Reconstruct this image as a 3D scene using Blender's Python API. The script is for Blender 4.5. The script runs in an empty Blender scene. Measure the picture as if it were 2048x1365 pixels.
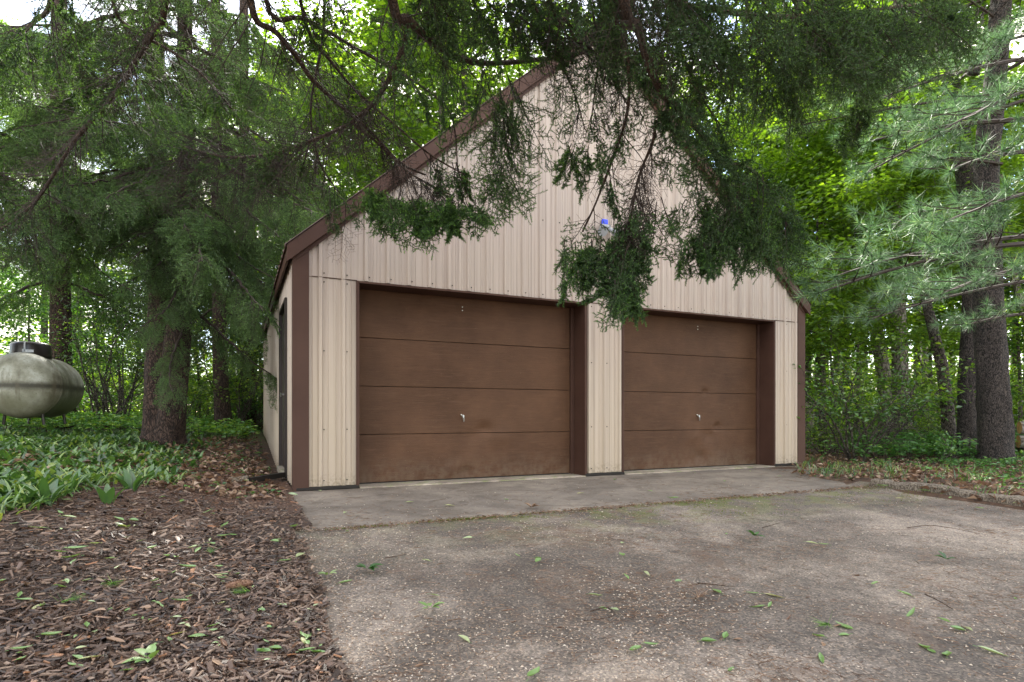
import bpy, math
import numpy as np

# ---------------------------------------------------------------- camera, sky, sun, exposure
scene = bpy.context.scene
C = scene.collection
CAM = np.array([-0.519, -6.213, 0.77])
DR = np.array([0.906, -0.4233, 0.0])      # camera right
DF = np.array([0.4233, 0.906, 0.0])       # camera forward
FPX, CX, HY = 1175.0, 1024.0, 830.0
cam = bpy.data.objects.new('camera', bpy.data.cameras.new('camera'))
C.objects.link(cam)
cam.location = CAM
cam.rotation_euler = (math.radians(90), 0, -math.atan2(0.4233, 0.906))
cam.data.sensor_width = 36
cam.data.lens = FPX / 2048 * 36
cam.data.shift_y = (HY - 682.5) / 2048
cam.data.clip_start = 0.05
cam.data.clip_end = 500
scene.camera = cam

SUN_EL, SUN_AZ = math.radians(43), math.radians(14)      # azimuth clockwise from +Y
world = bpy.data.worlds.new('World'); scene.world = world; world.use_nodes = True
wn = world.node_tree.nodes
sky = wn.new('ShaderNodeTexSky'); sky.sky_type = 'NISHITA'; sky.sun_disc = False
sky.sun_elevation = SUN_EL; sky.sun_rotation = SUN_AZ
sky.air_density = 1.0; sky.dust_density = 0.6; sky.ozone_density = 1.0
wn['Background'].inputs['Strength'].default_value = 0.15
wl_ = world.node_tree.links
_tc = wn.new('ShaderNodeTexCoord'); _mp = wn.new('ShaderNodeMapping'); _mp.inputs['Scale'].default_value = (1, 1, 2.2)
wl_.new(_tc.outputs['Generated'], _mp.inputs[0])
_nz = wn.new('ShaderNodeTexNoise'); _nz.inputs['Scale'].default_value = 2.6; _nz.inputs['Detail'].default_value = 7; _nz.inputs['Roughness'].default_value = 0.6
wl_.new(_mp.outputs[0], _nz.inputs['Vector'])
_mr = wn.new('ShaderNodeMapRange'); _mr.inputs[1].default_value = 0.40; _mr.inputs[2].default_value = 0.56
_mr.inputs[3].default_value = 0.0; _mr.inputs[4].default_value = 0.92
wl_.new(_nz.outputs['Fac'], _mr.inputs[0])
_cm = wn.new('ShaderNodeMix'); _cm.data_type = 'RGBA'; wl_.new(_mr.outputs[0], _cm.inputs[0])
wl_.new(sky.outputs[0], _cm.inputs[6]); _cm.inputs[7].default_value = (4.9, 4.45, 3.75, 1)     # sunlit cloud
wl_.new(_cm.outputs[2], wn['Background'].inputs['Color'])
sl = bpy.data.lights.new('sun', 'SUN'); sl.energy = 5.0; sl.angle = math.radians(2.0); sl.color = (1.0, 0.95, 0.86)
so = bpy.data.objects.new('sun', sl); C.objects.link(so)
so.location = (5, 10, 30)
so.rotation_euler = (math.radians(90) - SUN_EL, 0, math.pi - SUN_AZ)
scene.view_settings.view_transform = 'Standard'
scene.view_settings.look = 'None'
scene.view_settings.exposure = 2.5
scene.view_settings.gamma = 1
scene.render.engine = 'CYCLES'
scene.cycles.max_bounces = 6
scene.cycles.diffuse_bounces = 3
scene.cycles.transmission_bounces = 4

# ---------------------------------------------------------------- helpers
def W(px, py, d):
    """point seen at photo pixel (px, py) at distance d along the view direction"""
    return CAM + DR * ((px - CX) / FPX * d) + DF * d + np.array([0, 0, (HY - py) / FPX * d])

def sstep(a, b, x):
    t = np.clip((x - a) / (b - a), 0, 1)
    return t * t * (3 - 2 * t)

def Hh(x, y):
    """terrain height"""
    x = np.asarray(x, float); y = np.asarray(y, float)
    q = 0.06 * y + 0.2 * (-x - 0.3)
    left = 0.52 * (1 - np.exp(-np.maximum(q, 0) / 0.52 * 1.15))
    left = left * sstep(0.0, -0.5, x) + sstep(-0.02, -0.3, x) * 0.012
    left = np.where(x > -0.3, np.maximum(left, sstep(1.5, 7.4, y) * 0.4 * sstep(0.3, -0.05, x)), left)
    fr = -0.05 * np.clip(-2.0 - y, 0, 6)
    right = 0.10 * sstep(7.6, 12, x) * sstep(-2, 3, y) + 0.05 * sstep(5.5, 5.9, x) * sstep(-1.0, -2.4, y)
    rough = 0.02 * (np.sin(x * 2.3 + 1.7 * np.sin(y * 1.1)) + np.sin(y * 2.9 + 2 * np.sin(x * 1.3)))
    off = np.maximum(sstep(-0.2, -1.0, x), sstep(5.7, 7.9, x)) 
    off = np.maximum(off, sstep(7.4, 9, y))
    return left + fr + right + rough * off * 0.8

def G(px, d):
    p = W(px, HY, d)
    return np.array([p[0], p[1], float(Hh(p[0], p[1]))])

def gpx(px, py):
    """ground point seen at a photo pixel"""
    d = 0.77 * FPX / max(py - HY, 8)
    for _ in range(30):
        p = W(px, py, d)
        d = d * 0.5 + 0.5 * (0.77 - float(Hh(p[0], p[1]))) * FPX / max(py - HY, 8)
    p = W(px, py, d)
    return np.array([p[0], p[1], float(Hh(p[0], p[1]))])

class MB:
    def __init__(s):
        s.V = []; s.F = []; s.T = []; s.n = 0
    def add(s, V, F, mi=0, tint=None):
        V = np.asarray(V, np.float32).reshape(-1, 3); F = np.asarray(F, np.int32)
        if len(V) == 0: return
        s.V.append(V); s.F.append((F + s.n, mi)); s.n += len(V)
        s.T.append(np.zeros(len(V), np.float32) if tint is None else np.broadcast_to(np.asarray(tint, np.float32), (len(V),)))
    def mesh(s, name, mats, smooth=False):
        me = bpy.data.meshes.new(name)
        V = np.concatenate(s.V); T = np.concatenate(s.T)
        loops = np.concatenate([f.ravel() for f, _ in s.F])
        tot = np.concatenate([np.full(len(f), f.shape[1], np.int32) for f, _ in s.F])
        mi = np.concatenate([np.full(len(f), m, np.int32) for f, m in s.F])
        st = np.concatenate([[0], np.cumsum(tot)[:-1]]).astype(np.int32)
        me.vertices.add(len(V)); me.vertices.foreach_set('co', V.ravel())
        me.loops.add(len(loops)); me.loops.foreach_set('vertex_index', loops)
        me.polygons.add(len(tot)); me.polygons.foreach_set('loop_start', st); me.polygons.foreach_set('loop_total', tot)
        for m in (mats if isinstance(mats, (list, tuple)) else [mats]): me.materials.append(m)
        me.polygons.foreach_set('material_index', mi)
        me.update(calc_edges=True)
        if smooth: me.polygons.foreach_set('use_smooth', np.ones(len(tot), bool))
        else: me.polygons.foreach_set('use_smooth', np.zeros(len(tot), bool))
        a = me.attributes.new('tint', 'FLOAT', 'POINT'); a.data.foreach_set('value', T)
        return me
    def obj(s, name, mats, parent=None, loc=None, smooth=False):
        return mkobj(name, s.mesh(name, mats, smooth), parent, loc)

def mkobj(name, me, parent=None, loc=None, rot=None, scale=None):
    o = bpy.data.objects.new(name, me); C.objects.link(o)
    if parent is not None: o.parent = parent
    if loc is not None: o.location = [float(v) for v in loc]
    if rot is not None: o.rotation_euler = [float(v) for v in rot]
    if scale is not None: o.scale = (scale,) * 3 if np.isscalar(scale) else scale
    return o

def thing(name, label, cat, loc=(0, 0, 0), group=None, me=None, rot=None, scale=None):
    o = mkobj(name, me, None, loc, rot, scale)
    o['label'] = label; o['category'] = cat
    if group: o['group'] = group
    return o

def norm(v):
    v = np.asarray(v, float)
    return v / (np.linalg.norm(v, axis=-1, keepdims=True) + 1e-12)

BOXF = [(0, 3, 2, 1), (4, 5, 6, 7), (0, 1, 5, 4), (1, 2, 6, 5), (2, 3, 7, 6), (3, 0, 4, 7)]
def box(mb, x0, x1, y0, y1, z0, z1, mi=0, bev=0.0):
    if bev <= 0:
        V = [(x0, y0, z0), (x1, y0, z0), (x1, y1, z0), (x0, y1, z0), (x0, y0, z1), (x1, y0, z1), (x1, y1, z1), (x0, y1, z1)]
        mb.add(V, BOXF, mi); return
    xs, ys, zs = (x0, x1), (y0, y1), (z0, z1)
    s = [(-1, 1)[k] for k in (0, 1)]
    V = []; idx = {}
    for i in (0, 1):
        for j in (0, 1):
            for k in (0, 1):
                c = (xs[i], ys[j], zs[k]); sg = (1 if i == 0 else -1, 1 if j == 0 else -1, 1 if k == 0 else -1)
                for a in range(3):
                    v = list(c)
                    for b in range(3):
                        if b != a: v[b] += sg[b] * bev
                    idx[(i, j, k, a)] = len(V); V.append(v)
    F4 = []; F3 = []
    for a in range(3):
        b, c = [q for q in range(3) if q != a]
        for e in (0, 1):
            def key(u, v):
                t = [0, 0, 0]; t[a] = e; t[b] = u; t[c] = v
                return idx[(t[0], t[1], t[2], a)]
            f = [key(0, 0), key(1, 0), key(1, 1), key(0, 1)]
            F4.append(f)
    for a in range(3):                      # edges along axis a
        b, c = [q for q in range(3) if q != a]
        for u in (0, 1):
            for v in (0, 1):
                def k2(e, ax):
                    t = [0, 0, 0]; t[a] = e; t[b] = u; t[c] = v
                    return idx[(t[0], t[1], t[2], ax)]
                F4.append([k2(0, b), k2(1, b), k2(1, c), k2(0, c)])
    for i in (0, 1):
        for j in (0, 1):
            for k in (0, 1):
                F3.append([idx[(i, j, k, 0)], idx[(i, j, k, 1)], idx[(i, j, k, 2)]])
    n0 = mb.n
    mb.add(V, F4, mi); mb.F.append((np.asarray(F3, np.int32) + n0, mi))

def boxobj(name, mat, parent, x0, x1, y0, y1, z0, z1, bev=0.0):
    mb = MB(); box(mb, x0, x1, y0, y1, z0, z1, 0, bev)
    return mb.obj(name, mat, parent)

def tubes(mb, P0, P1, R0, R1, k=3, mi=0, tint=None):
    P0 = np.asarray(P0, float); P1 = np.asarray(P1, float); N = len(P0)
    if N == 0: return
    d = norm(P1 - P0)
    ref = np.where(np.abs(d[:, 2:3]) < 0.9, np.array([[0, 0, 1.0]]), np.array([[1.0, 0, 0]]))
    u = norm(np.cross(d, ref)); v = np.cross(d, u)
    a = np.arange(k) / k * 2 * math.pi
    ring = u[:, None, :] * np.cos(a)[None, :, None] + v[:, None, :] * np.sin(a)[None, :, None]
    A = P0[:, None] + ring * np.asarray(R0, float).reshape(-1, 1, 1)
    B = P1[:, None] + ring * np.asarray(R1, float).reshape(-1, 1, 1)
    V = np.concatenate([A, B], 1).reshape(-1, 3)
    i = np.arange(k); j = (i + 1) % k
    F = np.stack([i, j, j + k, i + k], 1)[None] + (np.arange(N) * 2 * k)[:, None, None]
    t = None if tint is None else np.repeat(np.asarray(tint), 2 * k)
    mb.add(V, F.reshape(-1, 4), mi, t)

def path_tube(mb, P, R, k=8, mi=0, cap=True, jit=0.0, rs=None, flare=None):
    P = np.asarray(P, float); R = np.asarray(R, float); n = len(P)
    T = norm(np.gradient(P, axis=0))
    ref = np.array([1.0, 0.02, 0.0]) if abs(T[0][2]) > 0.7 else np.array([0, 0, 1.0])
    V = []
    a = np.arange(k) / k * 2 * math.pi
    ph = (rs.random(6) * 6.28) if rs is not None else np.zeros(6)
    for i in range(n):
        u = norm(np.cross(T[i], ref)); v = np.cross(T[i], u)
        ref = np.cross(u, T[i]) if False else ref
        m = np.ones(k)
        if jit:
            m += jit * (0.5 * np.sin(3 * a + ph[0] + i * .5) + 0.5 * np.sin(5 * a + ph[1] - i * .7) + 0.35 * np.sin(2 * a + ph[2] + i * .9))
            if rs is not None: m += jit * 0.35 * rs.standard_normal(k)
        if flare is not None:
            m += flare[i] * (0.55 + 0.45 * np.sin(4 * a + ph[3])) 
        V.append(P[i] + (u[None] * np.cos(a)[:, None] + v[None] * np.sin(a)[:, None]) * (R[i] * m)[:, None])
    V = np.concatenate(V)
    i = np.arange(k); j = (i + 1) % k
    F = np.concatenate([np.stack([i + s * k, j + s * k, j + (s + 1) * k, i + (s + 1) * k], 1) for s in range(n - 1)])
    n0 = mb.n
    mb.add(V, F, mi)
    if cap:
        mb.F.append((np.array([list(range(k))[::-1]], np.int32) + n0, mi))
        mb.F.append((np.array([list(range((n - 1) * k, n * k))], np.int32) + n0, mi))

def smooth_path(P, m=5):
    """Catmull-Rom"""
    P = np.asarray(P, float)
    Q = np.vstack([2 * P[0] - P[1], P, 2 * P[-1] - P[-2]])
    out = []
    for i in range(1, len(Q) - 2):
        for t in np.arange(m) / m:
            out.append(0.5 * ((2 * Q[i]) + (-Q[i-1] + Q[i+1]) * t + (2*Q[i-1] - 5*Q[i] + 4*Q[i+1] - Q[i+2]) * t * t + (-Q[i-1] + 3*Q[i] - 3*Q[i+1] + Q[i+2]) * t**3))
    out.append(P[-1])
    return np.array(out)

def needles(mb, B, D, L, Wd, rs, mi=0, tint=None):
    B = np.asarray(B, float); D = norm(D); N = len(B)
    if N == 0: return
    s = norm(np.cross(D, rs.standard_normal((N, 3)))) * (np.asarray(Wd) / 2 if np.isscalar(Wd) else np.asarray(Wd)[:, None] / 2)
    V = np.stack([B - s, B + s, B + D * np.asarray(L).reshape(-1, 1)], 1).reshape(-1, 3)
    F = np.arange(3 * N).reshape(N, 3)
    mb.add(V, F, mi, None if tint is None else np.repeat(tint, 3))

def leaves(mb, P, A, Nn, L, Wd, rs, mi=0, tint=None, fold=0.12):
    P = np.asarray(P, float); N = len(P)
    if N == 0: return
    A = norm(A); S = norm(np.cross(Nn, A)); U = np.cross(A, S)
    L = np.broadcast_to(np.asarray(L, float), (N,))[:, None]; Wd = np.broadcast_to(np.asarray(Wd, float), (N,))[:, None]
    V = np.stack([P, P + A * L * .42 + S * Wd * .5 + U * L * fold, P + A * L - U * L * fold * .5, P + A * L * .42 - S * Wd * .5 + U * L * fold], 1).reshape(-1, 3)
    b = (np.arange(N) * 4)[:, None]
    F = np.concatenate([b + np.array([[0, 1, 2]]), b + np.array([[0, 2, 3]])])
    mb.add(V, F, mi, None if tint is None else np.repeat(tint, 4))

# ---------------------------------------------------------------- materials
def newmat(name):
    m = bpy.data.materials.new(name); m.use_nodes = True
    nt = m.node_tree
    return m, nt, nt.nodes, nt.links

def ramp(nd, stops):
    r = nd.new('ShaderNodeValToRGB'); e = r.color_ramp.elements
    while len(e) > 1: e.remove(e[0])
    e[0].position = stops[0][0]; e[0].color = (*stops[0][1], 1)
    for p, c in stops[1:]:
        q = e.new(p); q.color = (*c, 1)
    return r

def leaf_mat(name, stops, trans=0.45, gloss=0.06, tcol=(1.55, 1.4, 0.45), rough=0.45):
    m, nt, nd, lk = newmat(name); nd.clear()
    out = nd.new('ShaderNodeOutputMaterial')
    at = nd.new('ShaderNodeAttribute'); at.attribute_name = 'tint'
    r = ramp(nd, stops); lk.new(at.outputs['Fac'], r.inputs[0])
    df = nd.new('ShaderNodeBsdfDiffuse'); lk.new(r.outputs[0], df.inputs[0])
    tr = nd.new('ShaderNodeBsdfTranslucent')
    mx = nd.new('ShaderNodeMix'); mx.data_type = 'RGBA'; mx.blend_type = 'MULTIPLY'; mx.inputs[0].default_value = 1
    lk.new(r.outputs[0], mx.inputs[6]); mx.inputs[7].default_value = (*tcol, 1); mx.clamp_result = False
    lk.new(mx.outputs[2], tr.inputs[0])
    s1 = nd.new('ShaderNodeMixShader'); s1.inputs[0].default_value = trans
    lk.new(df.outputs[0], s1.inputs[1]); lk.new(tr.outputs[0], s1.inputs[2])
    gl = nd.new('ShaderNodeBsdfGlossy'); gl.inputs['Roughness'].default_value = rough; gl.inputs[0].default_value = (1, 1, 1, 1)
    s2 = nd.new('ShaderNodeMixShader'); s2.inputs[0].default_value = gloss
    lk.new(s1.outputs[0], s2.inputs[1]); lk.new(gl.outputs[0], s2.inputs[2]); lk.new(s2.outputs[0], out.inputs[0])
    return m

def coords(nd, lk, scale=(1, 1, 1), src='Object'):
    tc = nd.new('ShaderNodeTexCoord'); mp = nd.new('ShaderNodeMapping'); mp.inputs['Scale'].default_value = scale
    lk.new(tc.outputs[src], mp.inputs[0]); return mp.outputs[0]

def noise(nd, lk, vec, scale, detail=4, rough=0.55, dist=0.0):
    n = nd.new('ShaderNodeTexNoise'); n.inputs['Scale'].default_value = scale; n.inputs['Detail'].default_value = detail
    n.inputs['Roughness'].default_value = rough; n.inputs['Distortion'].default_value = dist
    lk.new(vec, n.inputs['Vector']); return n.outputs['Fac']

def mix(nd, lk, fac, a, b, mode='MIX'):
    m = nd.new('ShaderNodeMix'); m.data_type = 'RGBA'; m.blend_type = mode
    if isinstance(fac, (int, float)): m.inputs[0].default_value = fac
    else: lk.new(fac, m.inputs[0])
    for s, v in ((6, a), (7, b)):
        if isinstance(v, tuple): m.inputs[s].default_value = (*v, 1)
        else: lk.new(v, m.inputs[s])
    return m.outputs[2]

def mathn(nd, lk, op, a, b=None, clamp=False):
    m = nd.new('ShaderNodeMath'); m.operation = op; m.use_clamp = clamp
    for i, v in enumerate((a, b)):
        if v is None: continue
        if isinstance(v, (int, float)): m.inputs[i].default_value = v
        else: lk.new(v, m.inputs[i])
    return m.outputs[0]

def maprange(nd, lk, v, a, b, c=0.0, d=1.0):
    m = nd.new('ShaderNodeMapRange'); lk.new(v, m.inputs[0])
    for i, q in enumerate((a, b, c, d)): m.inputs[i + 1].default_value = q
    return m.outputs[0]

def bump(nd, lk, h, strength, dist, bs):
    b = nd.new('ShaderNodeBump'); b.inputs['Strength'].default_value = strength; b.inputs['Distance'].default_value = dist
    lk.new(h, b.inputs['Height']); lk.new(b.outputs[0], bs.inputs['Normal'])

def simple(name, col, rough=0.6, metal=0.0, var=0.25, scale=6, bumps=0.0, mscale=(1, 1, 1)):
    m, nt, nd, lk = newmat(name); bs = nd['Principled BSDF']
    v = coords(nd, lk, mscale)
    n = noise(nd, lk, v, scale, 6, 0.6)
    lo = tuple(c * (1 - var) for c in col); hi = tuple(min(1, c * (1 + var)) for c in col)
    r = ramp(nd, [(0.3, lo), (0.7, hi)]); lk.new(n, r.inputs[0]); lk.new(r.outputs[0], bs.inputs['Base Color'])
    bs.inputs['Roughness'].default_value = rough; bs.inputs['Metallic'].default_value = metal
    if bumps: bump(nd, lk, noise(nd, lk, v, scale * 8, 4), bumps, 0.01, bs)
    return m

def m_siding():
    m, nt, nd, lk = newmat('beige_painted_steel'); bs = nd['Principled BSDF']
    v = coords(nd, lk, (1, 1, 1)); vs = coords(nd, lk, (26, 26, 0.35)); vt = coords(nd, lk, (9, 9, 0.6))
    n1 = noise(nd, lk, vs, 1.0, 5, 0.6); n2 = noise(nd, lk, v, 1.1, 4); n3 = noise(nd, lk, v, 34, 5, 0.6); n4 = noise(nd, lk, vt, 1.0, 3)
    c = ramp(nd, [(0.30, (0.29, 0.23, 0.195)), (0.5, (0.405, 0.33, 0.282)), (0.72, (0.46, 0.38, 0.325))]); lk.new(n1, c.inputs[0])
    c2 = mix(nd, lk, maprange(nd, lk, n2, 0.4, 0.65, 0, 0.35), c.outputs[0], (0.37, 0.32, 0.27))
    sp = nd.new('ShaderNodeSeparateXYZ'); tc = nd.new('ShaderNodeTexCoord'); lk.new(tc.outputs['Object'], sp.inputs[0])
    low = maprange(nd, lk, sp.outputs['Z'], 2.3, 0.1, 0.0, 0.75)
    low2 = mathn(nd, lk, 'MULTIPLY', low, maprange(nd, lk, n4, 0.25, 0.6, 0.35, 1))
    c3 = mix(nd, lk, low2, c2, (0.38, 0.305, 0.215))
    dirt = mathn(nd, lk, 'MULTIPLY', maprange(nd, lk, sp.outputs['Z'], 0.20, 0.02, 0, .7), maprange(nd, lk, n3, 0.46, 0.62), True)
    c4 = mix(nd, lk, dirt, c3, (0.12, 0.10, 0.06))
    spk = maprange(nd, lk, n3, 0.66, 0.72, 0, 0.4)
    c5 = mix(nd, lk, spk, c4, (0.25, 0.21, 0.17))
    lk.new(c5, bs.inputs['Base Color']); bs.inputs['Roughness'].default_value = 0.42
    bump(nd, lk, n2, 0.25, 0.02, bs)
    return m

def m_brown(name, c0, c1, grain=True):
    m, nt, nd, lk = newmat(name); bs = nd['Principled BSDF']
    v = coords(nd, lk); vg = coords(nd, lk, (7, 7, 130)); vf = coords(nd, lk, (3, 3, 40))
    n1 = noise(nd, lk, vg, 1.0, 6, 0.7, 0.6); n2 = noise(nd, lk, v, 1.6, 5, 0.6); n3 = noise(nd, lk, vf, 1.0, 4)
    r = ramp(nd, [(0.3, c0), (0.7, c1)]); lk.new(mathn(nd, lk, 'ADD', mathn(nd, lk, 'MULTIPLY', n2, 0.6), mathn(nd, lk, 'MULTIPLY', n1 if grain else n2, 0.4)), r.inputs[0])
    c = mix(nd, lk, maprange(nd, lk, n3, 0.55, 0.75, 0, 0.35 if grain else 0.1), r.outputs[0], (c1[0] * 1.15, c1[1] * 1.25, c1[2] * 1.35))
    if grain:
        sp = nd.new('ShaderNodeSeparateXYZ'); tc = nd.new('ShaderNodeTexCoord'); lk.new(tc.outputs['Object'], sp.inputs[0])
        n4 = noise(nd, lk, v, 9, 6, 0.7); n5 = noise(nd, lk, v, 60, 3, 0.6)
        sd_ = mathn(nd, lk, 'MULTIPLY', maprange(nd, lk, sp.outputs['Z'], 0.34, 0.03, 0, 0.55), maprange(nd, lk, n4, 0.4, 0.62))
        c = mix(nd, lk, sd_, c, (0.14, 0.10, 0.07))
        c = mix(nd, lk, maprange(nd, lk, n5, 0.70, 0.74, 0, 0.5), c, (0.22, 0.16, 0.11))
    lk.new(c, bs.inputs['Base Color']); bs.inputs['Roughness'].default_value = 0.6; bs.inputs['Specular IOR Level'].default_value = 0.22
    if grain: bump(nd, lk, n1, 0.6, 0.008, bs)
    else: bump(nd, lk, n2, 0.15, 0.01, bs)
    return m

def m_bark(name, c0, c1, c2, sc=1.0, strength=0.9):
    m, nt, nd, lk = newmat(name); bs = nd['Principled BSDF']
    v = coords(nd, lk, (1, 1, 0.38)); v1 = coords(nd, lk)
    vo = nd.new('ShaderNodeTexVoronoi'); vo.inputs['Scale'].default_value = 26 * sc; vo.feature = 'DISTANCE_TO_EDGE'
    wv = nd.new('ShaderNodeVectorMath'); wv.operation = 'ADD'
    nn = nd.new('ShaderNodeTexNoise'); nn.inputs['Scale'].default_value = 9 * sc; lk.new(v, nn.inputs['Vector'])
    vm = nd.new('ShaderNodeVectorMath'); vm.operation = 'SCALE'; vm.inputs['Scale'].default_value = 0.12
    lk.new(nn.outputs['Color'], vm.inputs[0]); lk.new(v, wv.inputs[0]); lk.new(vm.outputs[0], wv.inputs[1]); lk.new(wv.outputs[0], vo.inputs['Vector'])
    n2 = noise(nd, lk, v1, 3, 6, 0.65); n3 = noise(nd, lk, v, 70 * sc, 5, 0.7)
    e = maprange(nd, lk, vo.outputs['Distance'], 0.0, 0.16)
    h = mathn(nd, lk, 'ADD', e, mathn(nd, lk, 'MULTIPLY', n3, 0.6))
    r = ramp(nd, [(0.15, c0), (0.7, c1), (1.0, c2)]); lk.new(mathn(nd, lk, 'MULTIPLY', h, maprange(nd, lk, n2, 0.2, 0.8, 0.5, 1.1)), r.inputs[0])
    lk.new(r.outputs[0], bs.inputs['Base Color']); bs.inputs['Roughness'].default_value = 0.9
    bump(nd, lk, h, strength, 0.03, bs)
    return m

def m_ground():
    m, nt, nd, lk = newmat('forest_floor'); bs = nd['Principled BSDF']
    v = coords(nd, lk)
    n1 = noise(nd, lk, v, 0.5, 5); n2 = noise(nd, lk, v, 14, 6, 0.7); n3 = noise(nd, lk, v, 70, 4, 0.7)
    b = ramp(nd, [(0.3, (0.035, 0.022, 0.014)), (0.55, (0.09, 0.05, 0.03)), (0.75, (0.15, 0.09, 0.055))]); lk.new(n2, b.inputs[0])
    g = ramp(nd, [(0.3, (0.02, 0.045, 0.01)), (0.7, (0.07, 0.15, 0.025))]); lk.new(n3, g.inputs[0])
    sp = nd.new('ShaderNodeSeparateXYZ'); tc = nd.new('ShaderNodeTexCoord'); lk.new(tc.outputs['Object'], sp.inputs[0])
    far = maprange(nd, lk, sp.outputs['Y'], 4.5, 9.0, 0, 0.62)
    f = mathn(nd, lk, 'MULTIPLY', maprange(nd, lk, mathn(nd, lk, 'ADD', n1, far), 0.6, 0.9), 0.9)
    lk.new(mix(nd, lk, f, b.outputs[0], g.outputs[0]), bs.inputs['Base Color']); bs.inputs['Roughness'].default_value = 0.95
    bump(nd, lk, n2, 0.8, 0.04, bs)
    return m

def m_mulch():
    m, nt, nd, lk = newmat('mulch_soil'); bs = nd['Principled BSDF']
    v = coords(nd, lk)
    n2 = noise(nd, lk, v, 45, 6, 0.75); n3 = noise(nd, lk, v, 2.0, 4)
    b = ramp(nd, [(0.3, (0.018, 0.011, 0.008)), (0.5, (0.055, 0.033, 0.024)), (0.7, (0.13, 0.085, 0.06))]); lk.new(n2, b.inputs[0])
    sp = nd.new('ShaderNodeSeparateXYZ'); tc = nd.new('ShaderNodeTexCoord'); lk.new(tc.outputs['Object'], sp.inputs[0])
    red = maprange(nd, lk, mathn(nd, lk, 'ADD', sp.outputs['Y'], mathn(nd, lk, 'MULTIPLY', n3, 2.0)), -1.3, 0.2)
    lk.new(mix(nd, lk, mathn(nd, lk, 'MULTIPLY', red, 0.6), b.outputs[0], (0.13, 0.06, 0.032)), bs.inputs['Base Color'])
    bs.inputs['Roughness'].default_value = 0.9
    bump(nd, lk, n2, 1.0, 0.02, bs)
    return m

def m_asphalt():
    m, nt, nd, lk = newmat('worn_asphalt'); bs = nd['Principled BSDF']
    v = coords(nd, lk)
    n1 = noise(nd, lk, v, 0.9, 7, 0.65, 0.6); n2 = noise(nd, lk, v, 4, 7, 0.7); n3 = noise(nd, lk, v, 160, 3, 0.6)
    base = ramp(nd, [(0.36, (0.060, 0.050, 0.042)), (0.5, (0.135, 0.115, 0.098)), (0.64, (0.28, 0.242, 0.208))])
    lk.new(mathn(nd, lk, 'ADD', mathn(nd, lk, 'MULTIPLY', n1, 0.62), mathn(nd, lk, 'MULTIPLY', n2, 0.38)), base.inputs[0])
    vo = nd.new('ShaderNodeTexVoronoi'); vo.inputs['Scale'].default_value = 130; lk.new(v, vo.inputs['Vector'])
    vs = nd.new('ShaderNodeSeparateColor'); lk.new(vo.outputs['Color'], vs.inputs[0])
    st = ramp(nd, [(0.0, (0.35, 0.33, 0.32)), (0.35, (0.85, 0.82, 0.8)), (0.75, (1.15, 1.1, 1.05)), (0.9, (2.0, 1.85, 1.7))]); lk.new(vs.outputs[0], st.inputs[0])
    c = mix(nd, lk, 0.8, base.outputs[0], st.outputs[0], 'MULTIPLY')
    sp = nd.new('ShaderNodeSeparateXYZ'); tc = nd.new('ShaderNodeTexCoord'); lk.new(tc.outputs['Object'], sp.inputs[0])
    y = mathn(nd, lk, 'ADD', sp.outputs['Y'], mathn(nd, lk, 'MULTIPLY', n1, 0.5))
    mossy = mathn(nd, lk, 'MULTIPLY', maprange(nd, lk, y, -2.9, -1.95), maprange(nd, lk, n2, 0.46, 0.56))
    mossx = mathn(nd, lk, 'MULTIPLY', maprange(nd, lk, sp.outputs['X'], 0.6, 2.2, 0.25, 1), maprange(nd, lk, sp.outputs['X'], 6.4, 4.6, 0.1, 1))
    c2 = mix(nd, lk, mathn(nd, lk, 'MULTIPLY', mathn(nd, lk, 'MULTIPLY', mossy, mossx), 0.85), c, (0.10, 0.115, 0.025))
    deb = mathn(nd, lk, 'MULTIPLY', maprange(nd, lk, n1, 0.52, 0.66), maprange(nd, lk, n3, 0.5, 0.6, 0.1, 0.8))
    c3 = mix(nd, lk, deb, c2, (0.32, 0.265, 0.21))
    ed = nd.new('ShaderNodeTexVoronoi'); ed.feature = 'DISTANCE_TO_EDGE'; ed.inputs['Scale'].default_value = 0.55
    nv = nd.new('ShaderNodeTexNoise'); nv.inputs['Scale'].default_value = 2.2; nv.inputs['Detail'].default_value = 8; lk.new(v, nv.inputs['Vector'])
    va = nd.new('ShaderNodeVectorMath'); va.operation = 'MULTIPLY_ADD'; lk.new(nv.outputs['Color'], va.inputs[0]); va.inputs[1].default_value = (.9, .9, .9); lk.new(v, va.inputs[2]); lk.new(va.outputs[0], ed.inputs['Vector'])
    crk = mathn(nd, lk, 'MULTIPLY', maprange(nd, lk, ed.outputs['Distance'], 0.006, 0.001, 0, 0.45), maprange(nd, lk, n1, 0.44, 0.52))
    c3 = mix(nd, lk, crk, c3, (0.03, 0.022, 0.016))
    n5 = noise(nd, lk, v, 2.3, 7, 0.7, 1.2)
    c3 = mix(nd, lk, maprange(nd, lk, n5, 0.55, 0.66, 0, 0.5), c3, (0.125, 0.08, 0.055))
    lk.new(c3, bs.inputs['Base Color']); bs.inputs['Roughness'].default_value = 0.85
    bump(nd, lk, mathn(nd, lk, 'ADD', vs.outputs[0], n2), 0.5, 0.006, bs)
    return m

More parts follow.
